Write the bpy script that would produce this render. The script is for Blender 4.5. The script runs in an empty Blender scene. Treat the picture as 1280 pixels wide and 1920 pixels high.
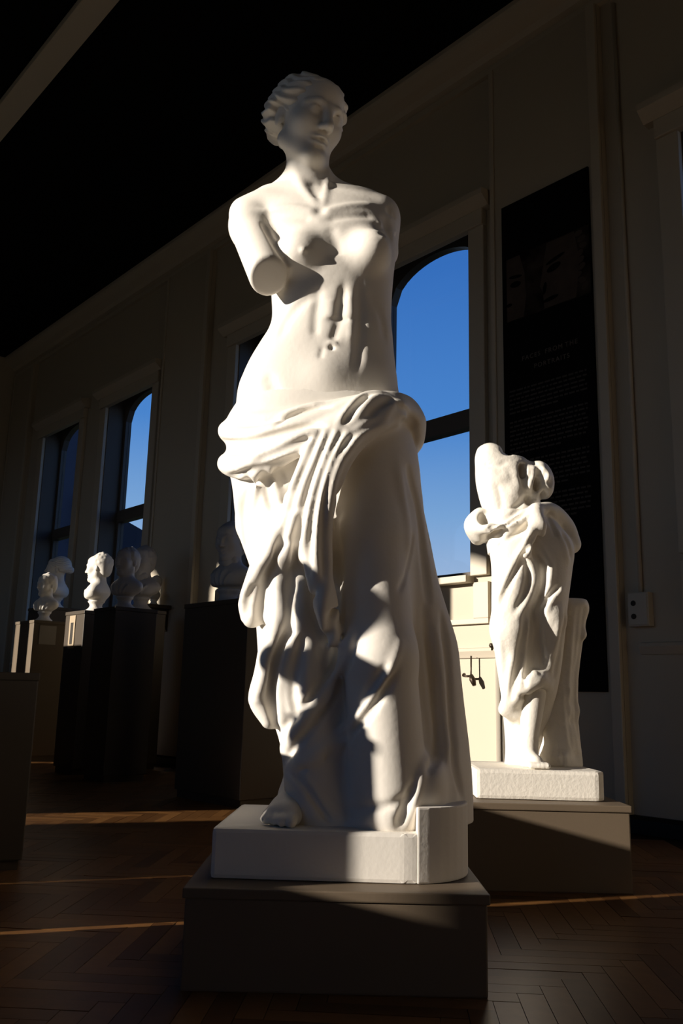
import bpy, bmesh, math, random
import numpy as np
from mathutils import Vector, Matrix

scene = bpy.context.scene
COL = scene.collection

# ------------------------------------------------------------------ camera
FPX, PITCH, ROLL, YAW, EYE = 1650.0, math.radians(11.8), 0.024, math.radians(41.2), 0.56
HEAD = np.array([-math.cos(YAW), math.sin(YAW), 0.0])
RIGHT = np.array([math.sin(YAW), math.cos(YAW), 0.0])
ZUP = np.array([0.0, 0.0, 1.0])
CF = math.cos(PITCH) * HEAD + math.sin(PITCH) * ZUP
_u0 = np.cross(RIGHT, CF)
CR = math.cos(ROLL) * RIGHT + math.sin(ROLL) * _u0
CU = -math.sin(ROLL) * RIGHT + math.cos(ROLL) * _u0
cd = bpy.data.cameras.new('camera')
cam = bpy.data.objects.new('camera', cd)
COL.objects.link(cam)
cam.matrix_world = Matrix(((CR[0], CU[0], -CF[0], 0), (CR[1], CU[1], -CF[1], 0),
                           (CR[2], CU[2], -CF[2], EYE), (0, 0, 0, 1)))
cd.sensor_fit = 'VERTICAL'
cd.sensor_height = 36.0
cd.sensor_width = 24.0
cd.lens = FPX / 1920 * 36.0
cd.clip_start = 0.02
cd.clip_end = 400
scene.camera = cam

# ------------------------------------------------------------------ sky, sun, exposure
SUN_M, SUN_T = 0.42, 0.25            # sun azimuth slope (dx/dy) and tangent of elevation
world = bpy.data.worlds.new('sky')
scene.world = world
world.use_nodes = True
wn, wl = world.node_tree.nodes, world.node_tree.links
wn.clear()
wo = wn.new('ShaderNodeOutputWorld')
wb = wn.new('ShaderNodeBackground')
wt = wn.new('ShaderNodeTexCoord')
ws = wn.new('ShaderNodeSeparateXYZ')
wr = wn.new('ShaderNodeValToRGB')
wl.new(wt.outputs['Generated'], ws.inputs[0])
wl.new(ws.outputs['Z'], wr.inputs[0])
wl.new(wr.outputs[0], wb.inputs[0])
wl.new(wb.outputs[0], wo.inputs[0])
el = wr.color_ramp.elements
el[0].position = 0.0
el[0].color = (0.42, 0.55, 0.78, 1)
el[1].position = 1.0
el[1].color = (0.012, 0.075, 0.33, 1)
for p_, c_ in ((0.11, (0.37, 0.51, 0.74, 1)), (0.20, (0.20, 0.39, 0.70, 1)), (0.30, (0.072, 0.245, 0.64, 1)), (0.46, (0.038, 0.165, 0.53, 1))):
    e_ = el.new(p_)
    e_.color = c_
wb.inputs[1].default_value = 1.0

sd = bpy.data.lights.new('sun', 'SUN')
sun = bpy.data.objects.new('sun', sd)
COL.objects.link(sun)
sd.energy = 8.6
sd.color = (1.0, 0.905, 0.79)
sd.angle = math.radians(0.6)
_n = math.sqrt(1 + SUN_M ** 2)
sdir = Vector((SUN_M / _n, 1 / _n, -SUN_T)).normalized()
sun.rotation_euler = sdir.to_track_quat('-Z', 'Y').to_euler()
sun.location = (-8, -20, 8)

scene.view_settings.view_transform = 'Standard'
scene.view_settings.look = 'None'
scene.view_settings.exposure = 0.0
scene.view_settings.gamma = 1.0
scene.view_settings.use_curve_mapping = False
scene.cycles.use_denoising = True
scene.cycles.max_bounces = 8
scene.cycles.diffuse_bounces = 6
scene.cycles.sample_clamp_indirect = 4.0


# ------------------------------------------------------------------ pixel helpers (photograph measured in 1280 x 1920)
def ray(x, y):
    return CF + CR * (x - 640) / FPX - CU * (y - 960) / FPX


def at_d(x, y, d):
    """point on the sight line of a measured spot, at heading distance d: (u, d, z)"""
    r = ray(x, y)
    t = d / (r @ HEAD)
    return np.array([(r @ RIGHT) * t, d, EYE + r[2] * t])


def hd(u, d, z=0.0):
    """heading coordinates to room coordinates"""
    p = RIGHT * u + HEAD * d
    return (p[0], p[1], z)


# ------------------------------------------------------------------ materials
def mat(name, col, rough=0.6, spec=0.4, noise=0.0, nscale=8.0, bump=0.0, bscale=60.0, col2=None, metal=0.0, coat=0.0):
    m = bpy.data.materials.new(name)
    m.use_nodes = True
    nt = m.node_tree
    b = nt.nodes['Principled BSDF']
    b.inputs['Roughness'].default_value = rough
    b.inputs['Specular IOR Level'].default_value = spec
    b.inputs['Metallic'].default_value = metal
    b.inputs['Coat Weight'].default_value = coat
    c = (*col, 1)
    b.inputs['Base Color'].default_value = c
    tc = None
    if noise or bump or col2:
        tc = nt.nodes.new('ShaderNodeTexCoord')
    if noise or col2:
        n = nt.nodes.new('ShaderNodeTexNoise')
        n.inputs['Scale'].default_value = nscale
        n.inputs['Detail'].default_value = 5
        nt.links.new(tc.outputs['Object'], n.inputs['Vector'])
        mx = nt.nodes.new('ShaderNodeMix')
        mx.data_type = 'RGBA'
        c2 = col2 or tuple(v * (1 - noise) for v in col)
        mx.inputs['A'].default_value = c
        mx.inputs['B'].default_value = (*c2, 1)
        nt.links.new(n.outputs['Fac'], mx.inputs['Factor'])
        nt.links.new(mx.outputs['Result'], b.inputs['Base Color'])
    if bump:
        n2 = nt.nodes.new('ShaderNodeTexNoise')
        n2.inputs['Scale'].default_value = bscale
        n2.inputs['Detail'].default_value = 4
        nt.links.new(tc.outputs['Object'], n2.inputs['Vector'])
        bp = nt.nodes.new('ShaderNodeBump')
        bp.inputs['Strength'].default_value = bump
        bp.inputs['Distance'].default_value = 0.004
        nt.links.new(n2.outputs['Fac'], bp.inputs['Height'])
        nt.links.new(bp.outputs['Normal'], b.inputs['Normal'])
    return m


M_PLASTER = mat('cast_plaster', (0.82, 0.775, 0.70), 0.55, 0.3, noise=0.10, nscale=5, bump=0.12, bscale=70)
M_PLASTER2 = mat('pale_plaster', (0.82, 0.775, 0.69), 0.55, 0.3, noise=0.10, nscale=6, bump=0.3, bscale=90)
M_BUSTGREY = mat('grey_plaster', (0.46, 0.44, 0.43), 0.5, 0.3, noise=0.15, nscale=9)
M_WALL = mat('wall_paint', (0.50, 0.44, 0.34), 0.65, 0.3, noise=0.08, nscale=1.5, bump=0.06, bscale=30)
M_TRIM = mat('trim_paint', (0.54, 0.48, 0.38), 0.5, 0.35, noise=0.05, nscale=3)
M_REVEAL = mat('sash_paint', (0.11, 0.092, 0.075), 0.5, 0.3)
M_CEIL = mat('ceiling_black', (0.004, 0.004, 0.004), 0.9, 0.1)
M_BATTEN = mat('batten_paint', (0.62, 0.56, 0.46), 0.6, 0.3)
M_BASEB = mat('baseboard_black', (0.012, 0.010, 0.009), 0.5, 0.3)
M_PLINTH = mat('plinth_brown', (0.15, 0.112, 0.075), 0.55, 0.35, noise=0.12, nscale=6, bump=0.05, bscale=120)
M_PED = mat('pedestal_dark', (0.06, 0.044, 0.028), 0.5, 0.35, noise=0.12, nscale=6)
M_PEDMID = mat('pedestal_brown', (0.14, 0.105, 0.068), 0.55, 0.3, noise=0.1, nscale=6)
M_PEDTAN = mat('pedestal_tan', (0.42, 0.33, 0.22), 0.55, 0.3, noise=0.1, nscale=6)
M_POSTER = mat('banner_black', (0.0035, 0.003, 0.003), 0.75, 0.12)
M_INK = mat('banner_lettering', (0.16, 0.14, 0.12), 0.8, 0.1)
M_INK2 = mat('banner_small_print', (0.075, 0.066, 0.058), 0.8, 0.1)
M_PLATE = mat('switch_plate', (0.50, 0.45, 0.36), 0.45, 0.4)
M_DARKMETAL = mat('dark_bronze', (0.045, 0.03, 0.018), 0.4, 0.5, metal=0.6)
M_BRICK = mat('outside_brick', (0.05, 0.06, 0.09), 0.9, 0.1, noise=0.2, nscale=2)
M_ROOF = mat('outside_slate', (0.03, 0.035, 0.05), 0.9, 0.1)
M_CARD = mat('caption_card', (0.30, 0.26, 0.21), 0.6, 0.3)
M_CARDDARK = mat('caption_print', (0.04, 0.035, 0.03), 0.7, 0.2)
M_GROUND = mat('outside_lawn', (0.05, 0.06, 0.03), 0.95, 0.1)
M_TERRACE = mat('terrace_gravel', (0.12, 0.11, 0.06), 0.9, 0.1, noise=0.2, nscale=0.5)
M_TREE = mat('outside_foliage', (0.015, 0.022, 0.02), 0.95, 0.1)


def glass_mat():
    m = bpy.data.materials.new('window_glass')
    m.use_nodes = True
    nt = m.node_tree
    nt.nodes.clear()
    o = nt.nodes.new('ShaderNodeOutputMaterial')
    t = nt.nodes.new('ShaderNodeBsdfTransparent')
    g = nt.nodes.new('ShaderNodeBsdfGlossy')
    g.inputs['Roughness'].default_value = 0.02
    mx = nt.nodes.new('ShaderNodeMixShader')
    mx.inputs[0].default_value = 0.03
    nt.links.new(t.outputs[0], mx.inputs[1])
    nt.links.new(g.outputs[0], mx.inputs[2])
    nt.links.new(mx.outputs[0], o.inputs[0])
    return m


M_GLASS = glass_mat()


def wood_mat():
    m = bpy.data.materials.new('parquet_oak')
    m.use_nodes = True
    nt = m.node_tree
    b = nt.nodes['Principled BSDF']
    b.inputs['Roughness'].default_value = 0.34
    b.inputs['Specular IOR Level'].default_value = 0.3
    oi = nt.nodes.new('ShaderNodeObjectInfo')
    ge = nt.nodes.new('ShaderNodeNewGeometry')
    ad = nt.nodes.new('ShaderNodeMath')
    ad.operation = 'ADD'
    fr = nt.nodes.new('ShaderNodeMath')
    fr.operation = 'FRACT'
    nt.links.new(oi.outputs['Random'], ad.inputs[0])
    nt.links.new(ge.outputs['Random Per Island'], ad.inputs[1])
    nt.links.new(ad.outputs[0], fr.inputs[0])
    ra = nt.nodes.new('ShaderNodeValToRGB')
    ra.color_ramp.elements[0].color = (0.105, 0.044, 0.013, 1)
    ra.color_ramp.elements[1].color = (0.25, 0.115, 0.036, 1)
    nt.links.new(fr.outputs[0], ra.inputs[0])
    tc = nt.nodes.new('ShaderNodeTexCoord')
    n = nt.nodes.new('ShaderNodeTexNoise')
    n.inputs['Scale'].default_value = 30
    n.inputs['Detail'].default_value = 4
    nt.links.new(tc.outputs['Object'], n.inputs['Vector'])
    mx = nt.nodes.new('ShaderNodeMix')
    mx.data_type = 'RGBA'
    mx.blend_type = 'MULTIPLY'
    mx.inputs['Factor'].default_value = 0.5
    nt.links.new(ra.outputs[0], mx.inputs['A'])
    nt.links.new(n.outputs['Fac'], mx.inputs['B'])
    nt.links.new(mx.outputs['Result'], b.inputs['Base Color'])
    return m


M_WOOD = wood_mat()
M_SUBFLOOR = mat('floor_joint', (0.03, 0.015, 0.008), 0.7, 0.2)


# ------------------------------------------------------------------ mesh helpers
def link(name, me, m, parent=None, smooth=False):
    o = bpy.data.objects.new(name, me)
    COL.objects.link(o)
    if m is not None and not me.materials:
        me.materials.append(m)
    if parent is not None:
        o.parent = parent
    if smooth:
        me.polygons.foreach_set('use_smooth', np.ones(len(me.polygons), dtype=bool))
    return o


def empty(name, loc=(0, 0, 0), rz=0.0, parent=None):
    o = bpy.data.objects.new(name, None)
    COL.objects.link(o)
    o.location = loc
    o.rotation_euler = (0, 0, rz)
    o.empty_display_size = 0.1
    if parent is not None:
        o.parent = parent
    return o


def tag(o, label=None, cat=None, group=None, kind=None):
    if label:
        o['label'] = label
    if cat:
        o['category'] = cat
    if group:
        o['group'] = group
    if kind:
        o['kind'] = kind
    return o


class MB:
    """collects solids and links them as one mesh object"""

    def __init__(self):
        self.v, self.f = [], []

    def box(self, x0, x1, y0, y1, z0, z1):
        n = len(self.v)
        self.v += [(x0, y0, z0), (x1, y0, z0), (x1, y1, z0), (x0, y1, z0), (x0, y0, z1), (x1, y0, z1), (x1, y1, z1), (x0, y1, z1)]
        self.f += [tuple(n + i for i in q) for q in ((0, 3, 2, 1), (4, 5, 6, 7), (0, 1, 5, 4), (1, 2, 6, 5), (2, 3, 7, 6), (3, 0, 4, 7))]
        return self

    def prism(self, pts, axis, a0, a1):
        """polygon pts (2D, ccw) extruded along axis 'x','y','z'"""
        n = len(self.v)
        k = len(pts)
        for a in (a0, a1):
            for p, q in pts:
                self.v.append({'x': (a, p, q), 'y': (p, a, q), 'z': (p, q, a)}[axis])
        self.f.append(tuple(n + i for i in reversed(range(k))))
        self.f.append(tuple(n + k + i for i in range(k)))
        for i in range(k):
            j = (i + 1) % k
            self.f.append((n + i, n + j, n + k + j, n + k + i))
        return self

    def tube(self, pts, r, seg=10):
        pts = [Vector(p) for p in pts]
        rs = r if isinstance(r, (list, tuple)) else [r] * len(pts)
        n = len(self.v)
        for i, p in enumerate(pts):
            t = (pts[min(i + 1, len(pts) - 1)] - pts[max(i - 1, 0)]).normalized()
            a = t.orthogonal().normalized()
            b = t.cross(a)
            for s in range(seg):
                w = 2 * math.pi * s / seg
                self.v.append(tuple(p + (a * math.cos(w) + b * math.sin(w)) * rs[i]))
        for i in range(len(pts) - 1):
            for s in range(seg):
                q = (s + 1) % seg
                self.f.append((n + i * seg + s, n + i * seg + q, n + (i + 1) * seg + q, n + (i + 1) * seg + s))
        self.f.append(tuple(n + s for s in reversed(range(seg))))
        self.f.append(tuple(n + (len(pts) - 1) * seg + s for s in range(seg)))
        return self

    def lathe(self, prof, seg=32, c=(0, 0, 0)):
        n = len(self.v)
        for r, z in prof:
            for s in range(seg):
                w = 2 * math.pi * s / seg
                self.v.append((c[0] + r * math.cos(w), c[1] + r * math.sin(w), c[2] + z))
        for i in range(len(prof) - 1):
            for s in range(seg):
                q = (s + 1) % seg
                self.f.append((n + i * seg + s, n + i * seg + q, n + (i + 1) * seg + q, n + (i + 1) * seg + s))
        self.f.append(tuple(n + s for s in reversed(range(seg))))
        self.f.append(tuple(n + (len(prof) - 1) * seg + s for s in range(seg)))
        return self

    def build(self, name, m, parent=None, bevel=0.0, smooth=False, fix=True):
        me = bpy.data.meshes.new(name)
        me.from_pydata(self.v, [], self.f)
        if fix or bevel:
            bm = bmesh.new()
            bm.from_mesh(me)
            bmesh.ops.recalc_face_normals(bm, faces=bm.faces)
            if bevel:
                bmesh.ops.bevel(bm, geom=list(bm.edges), offset=bevel, segments=2, affect='EDGES', profile=0.6)
            bm.to_mesh(me)
            bm.free()
        return link(name, me, m, parent, smooth)


def bx(name, m, parent, x0, x1, y0, y1, z0, z1, bevel=0.0):
    return MB().box(x0, x1, y0, y1, z0, z1).build(name, m, parent, bevel)


# ------------------------------------------------------------------ room shell
YW, YO = 3.70, -3.40                   # window wall in view, sunny window wall opposite
XL, XR = -10.25, 3.2
ZC = 4.46
TW = 0.235                              # wall thickness
SILL, TOP, CASE = 1.215, 3.42, 3.27
PERIOD, WW, PAIR = 3.705, 0.905, 1.485
WIN = []
for k in (-1, 0, 1):
    r1 = -3.113 + PERIOD * k
    for r in (r1 - PAIR, r1):
        WIN.append((r - WW, r))


def wall_with_openings(name, y0, y1, openings, z0, z1s, m):
    b = MB()
    x = XL - TW
    for (a, c), z1 in zip(openings, z1s):
        b.box(x, a, y0, y1, 0, ZC)
        b.box(a, c, y0, y1, 0, z0)
        b.box(a, c, y0, y1, z1, ZC)
        x = c
    b.box(x, XR + TW, y0, y1, 0, ZC)
    return tag(b.build(name, m), kind='structure')


wall_back = wall_with_openings('wall_back', YW, YW + TW, WIN, SILL, [TOP] * len(WIN), M_WALL)
SUNW = [(-10.1, -9.42), (-8.85, -7.75), (-7.10, -5.88), (-4.72, -3.26), (-2.75, -1.2), (0.1, 1.2)]  # first openings fitted to the sun patches, last two added for bounce light
SUNT = [3.58, 3.58, 3.37, 3.31, 3.37, 3.37]
SILL_S = 1.10                         # lower sill of the sunny windows
wall_front = wall_with_openings('wall_front', YO - TW, YO, SUNW, SILL_S, SUNT, M_WALL)
tag(bx('wall_left', M_WALL, None, XL - TW, XL, YO - TW, YW + TW, 0, ZC), kind='structure')
tag(bx('wall_right', M_WALL, None, XR, XR + TW, YO - TW, YW + TW, 0, ZC), kind='structure')
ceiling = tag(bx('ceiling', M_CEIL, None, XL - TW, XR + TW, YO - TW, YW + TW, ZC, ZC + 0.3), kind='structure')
floor = tag(bx('floor', M_SUBFLOOR, None, XL - TW, XR + TW, YO - TW, YW + TW, -0.12, -0.008), kind='structure')

# cornice along the window wall
prof = [(YW, 4.24), (YW - 0.03, 4.24), (YW - 0.03, 4.275), (YW - 0.015, 4.28), (YW - 0.015, 4.30), (YW - 0.05, 4.31),
        (YW - 0.07, 4.34), (YW - 0.12, 4.37), (YW - 0.17, 4.41), (YW - 0.18, 4.43), (YW - 0.18, ZC), (YW, ZC)]
tag(MB().prism(prof, 'x', XL, XR).build('trim_1', M_TRIM), kind='structure')
# baseboard and dado rail
tag(MB().prism([(YW, 0), (YW, 0.075), (YW - 0.02, 0.075), (YW - 0.035, 0.06), (YW - 0.035, 0)], 'x', XL, XR).build('baseboard_back', M_BASEB), kind='structure')
dr = MB()
for k in (-2, -1, 0, 1):
    dr.prism([(YW, 0.775), (YW, 0.83), (YW - 0.025, 0.825), (YW - 0.032, 0.81), (YW - 0.02, 0.79), (YW - 0.012, 0.775)], 'x',
             -2.13 + PERIOD * k - (0.0), min(-2.13 + PERIOD * k + 2.9, XR))
tag(dr.build('trim_2', M_TRIM), kind='structure')
# flat pilasters between the window pairs, with a moulding on their edges
n = 3
for k in (-2, -1, 0, 1):
    x1 = -2.205 + PERIOD * k
    x0 = x1 - 0.73
    if x0 < XL:
        x0 = XL + 0.02
    p = tag(bx('trim_%d' % n, M_WALL, None, x0, x1, YW - 0.04, YW, 0.075, 4.24), kind='structure')
    bx('edge_moulding', M_TRIM, p, x1 - 0.055, x1, YW - 0.065, YW - 0.04, 0.075, 4.235, 0.006)
    bx('edge_moulding', M_TRIM, p, x0, x0 + 0.03, YW - 0.052, YW - 0.04, 0.075, 4.235, 0.006)
    n += 1
# pale batten under the dark ceiling
tag(bx('trim_%d' % n, M_BATTEN, None, XL, XR, 1.685, 1.845, ZC - 0.045, ZC, 0.004), kind='structure')


def arch_z(t, spring, rise):
    return spring + rise * math.sqrt(max(0.0, 1 - t * t))


def window(i, x0, x1, y, s, wall_t=TW, mid=True, casing=True, top=TOP, sill=SILL):
    """arched window; y = inner wall face, s = +1 outward is +y"""
    w = tag(empty('window_%d' % i, ((x0 + x1) / 2, y, sill)), kind='structure')
    ox, oz = (x0 + x1) / 2, sill

    def add(b, name, m, bev=0.0):
        b.v = [(v[0] - ox, v[1] - y, v[2] - oz) for v in b.v]
        return b.build(name, m, w, bev)

    yo0, yo1 = sorted((y + s * 0.17, y + s * 0.23))
    st = 0.05
    spring, rise = top - 0.265, 0.22
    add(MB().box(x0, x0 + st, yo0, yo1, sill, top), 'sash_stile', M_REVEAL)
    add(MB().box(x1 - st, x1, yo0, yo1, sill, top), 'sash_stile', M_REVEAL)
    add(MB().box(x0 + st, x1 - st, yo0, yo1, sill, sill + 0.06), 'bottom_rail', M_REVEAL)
    hw = (x1 - x0) / 2 - st
    b = MB()
    N = 16
    for j in range(N):
        t0, t1 = -1 + 2 * j / N, -1 + 2 * (j + 1) / N
        a, c = ox + hw * t0, ox + hw * t1
        b.prism([(a, arch_z(t0, spring, rise)), (c, arch_z(t1, spring, rise)), (c, top), (a, top)], 'y', yo0, yo1)
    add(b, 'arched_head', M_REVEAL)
    ym = y + s * 0.2
    zr0, zr1 = 2.145, 2.255
    if mid:
        add(MB().box(x0 + st, x1 - st, yo0 - 0.01, yo1 + 0.01, zr0, zr1), 'meeting_rail', M_REVEAL)
        panes = [(sill + 0.06, zr0), (zr1, None)]
    else:
        panes = [(sill + 0.06, None)]
    for a, c in panes:
        b = MB()
        if c is not None:
            b.box(x0 + st, x1 - st, ym - 0.003, ym + 0.003, a, c)
        else:
            pts = [(ox - hw, a), (ox + hw, a)]
            pts += [(ox + hw * math.cos(math.pi * q / 20), spring + rise * math.sin(math.pi * q / 20)) for q in range(21)]
            b.prism(pts, 'y', ym - 0.003, ym + 0.003)
        add(b, 'glass_pane', M_GLASS)
    if casing:
        for a, c in ((x0, x0 + .008), (x1 - .008, x1)):
            add(MB().box(a, c, y + .001, y + s * .17, sill, top), 'jamb_lining', M_REVEAL)
        add(MB().box(x0, x1, y + .001, y + s * .17, top - .008, top), 'head_lining', M_REVEAL)
        yi0, yi1 = sorted((y, y - s * 0.035))
        cw = 0.115
        top = CASE
        add(MB().box(x0 - cw, x0, yi0, yi1, sill, top), 'casing_side', M_TRIM, 0.006)
        add(MB().box(x1, x1 + cw, yi0, yi1, sill, top), 'casing_side', M_TRIM, 0.006)
        yc0, yc1 = sorted((y, y - s * 0.05))
        add(MB().box(x0 - cw, x1 + cw, yc0, yc1, top, top + 0.10), 'casing_head', M_TRIM, 0.006)
        q = y - s * 0.11
        add(MB().prism([(y, top + 0.10), (y - s * 0.05, top + 0.10), (q, top + 0.15), (q, top + 0.185), (y, top + 0.20)], 'x', x0 - cw - 0.05, x1 + cw + 0.05), 'cap_moulding', M_TRIM)
        ys0, ys1 = sorted((y + s * 0.17, y - s * 0.07))
        add(MB().box(x0 - 0.0, x1 + 0.0, ys0, ys1, sill - 0.035, sill + 0.004), 'window_sill', M_TRIM, 0.006)
        # panelled apron below
        ya0, ya1 = sorted((y, y - s * 0.025))
        add(MB().box(x0 - cw, x1 + cw, ya0, ya1, 0.955, 0.985), 'apron_rail', M_TRIM, 0.004)
        add(MB().box(x0 - cw, x0 - 0.01, ya0, ya1, 0.985, sill - 0.035), 'apron_stile', M_TRIM, 0.004)
        add(MB().box(x1 + 0.01, x1 + cw, ya0, ya1, 0.985, sill - 0.035), 'apron_stile', M_TRIM, 0.004)
    return w


i = 1
for x0, x1 in WIN:
    window(i, x0, x1, YW, 1)
    i += 1
for (x0, x1), zt in zip(SUNW, SUNT):
    window(i, x0, x1, YO, -1, mid=False, casing=False, top=zt, sill=SILL_S)
    i += 1

# ------------------------------------------------------------------ herringbone parquet
BW, BL = 0.052, 0.312
bme = bpy.data.meshes.new('parquet_block')
g_ = 0.0007
_b = MB().box(-BL / 2 + g_, BL / 2 - g_, -BW / 2 + g_, BW / 2 - g_, -0.012, 0.0)
bme.from_pydata(_b.v, [], _b.f)
bme.materials.append(M_WOOD)
blocks = []
R = BL / BW
c45 = math.sqrt(0.5)


def herringbone(x0, x1, y0, y1):
    out = []
    n_ = int(R)
    lim = int(14 / BW)
    for a in range(-lim, lim):
        for b_ in range(-48, 48):
            # lattice of the herringbone: step (BW, BW) along the zigzag, (BL, -BL) across
            gx = a * BW + b_ * BL
            gy = a * BW - b_ * BL
            for o_, (cx, cy) in ((0, (gx + BL / 2, gy + BW / 2)), (1, (gx + BW / 2 - 0.0, gy + BW + BL / 2))):
                # turn the pattern by 45 degrees
                X = (cx - cy) * c45 - 4.0
                Y = (cx + cy) * c45
                if x0 < X < x1 and y0 < Y < y1:
                    out.append((X, Y, o_))
    return out


hb = herringbone(XL + 0.2, XR - 0.2, YO + 0.2, YW - 0.2)
vis, rest = [], []
for X, Y, o_ in hb:
    v = np.array([X, Y, -EYE])
    zc = v @ CF
    if zc > 0.3:
        px = 640 + FPX * (v @ CR) / zc
        py = 960 - FPX * (v @ CU) / zc
        inpl = 330 < px < 925 and 1500 < py < 1872
        if -30 < px < 1310 and py < 1960 and not inpl and not (880 < px < 1190 and py < 1680):
            vis.append((zc, X, Y, o_))
            continue
    rest.append((X, Y, o_))
vis.sort()
rest += [(X, Y, o_) for _, X, Y, o_ in vis[300:]]
rnd = random.Random(3)
for _, X, Y, o_ in vis[:300]:
    o = bpy.data.objects.new('parquet_block', bme)
    COL.objects.link(o)
    o.location = (X, Y, rnd.uniform(-0.0006, 0.0006))
    o.rotation_euler = (0, 0, math.pi / 4 + o_ * math.pi / 2)
    o.parent = floor
V, Fc = [], []
for X, Y, o_ in rest:
    w = math.pi / 4 + o_ * math.pi / 2
    c_, s_ = math.cos(w), math.sin(w)
    n_ = len(V)
    for (a, b_, z) in _b.v:
        V.append((X + a * c_ - b_ * s_, Y + a * s_ + b_ * c_, z))
    Fc += [tuple(n_ + q for q in f) for f in _b.f[1:]]
me = bpy.data.meshes.new('parquet_field')
me.from_pydata(V, [], Fc)
tag(link('parquet_field', me, M_WOOD, floor), kind='stuff')


# ------------------------------------------------------------------ clay: signed distance sculpting on a grid
def catmull(pts, n=8):
    P = np.array(pts, float)
    if len(P) < 3:
        return np.array([P[0] + (P[-1] - P[0]) * t for t in np.linspace(0, 1, n + 1)])
    E = np.vstack([2 * P[0] - P[1], P, 2 * P[-1] - P[-2]])
    out = []
    for i in range(1, len(E) - 2):
        p0, p1, p2, p3 = E[i - 1], E[i], E[i + 1], E[i + 2]
        for t in np.linspace(0, 1, n, endpoint=False):
            out.append(0.5 * ((2 * p1) + (-p0 + p2) * t + (2 * p0 - 5 * p1 + 4 * p2 - p3) * t * t + (-p0 + 3 * p1 - 3 * p2 + p3) * t ** 3))
    out.append(P[-1])
    return np.array(out)


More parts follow.
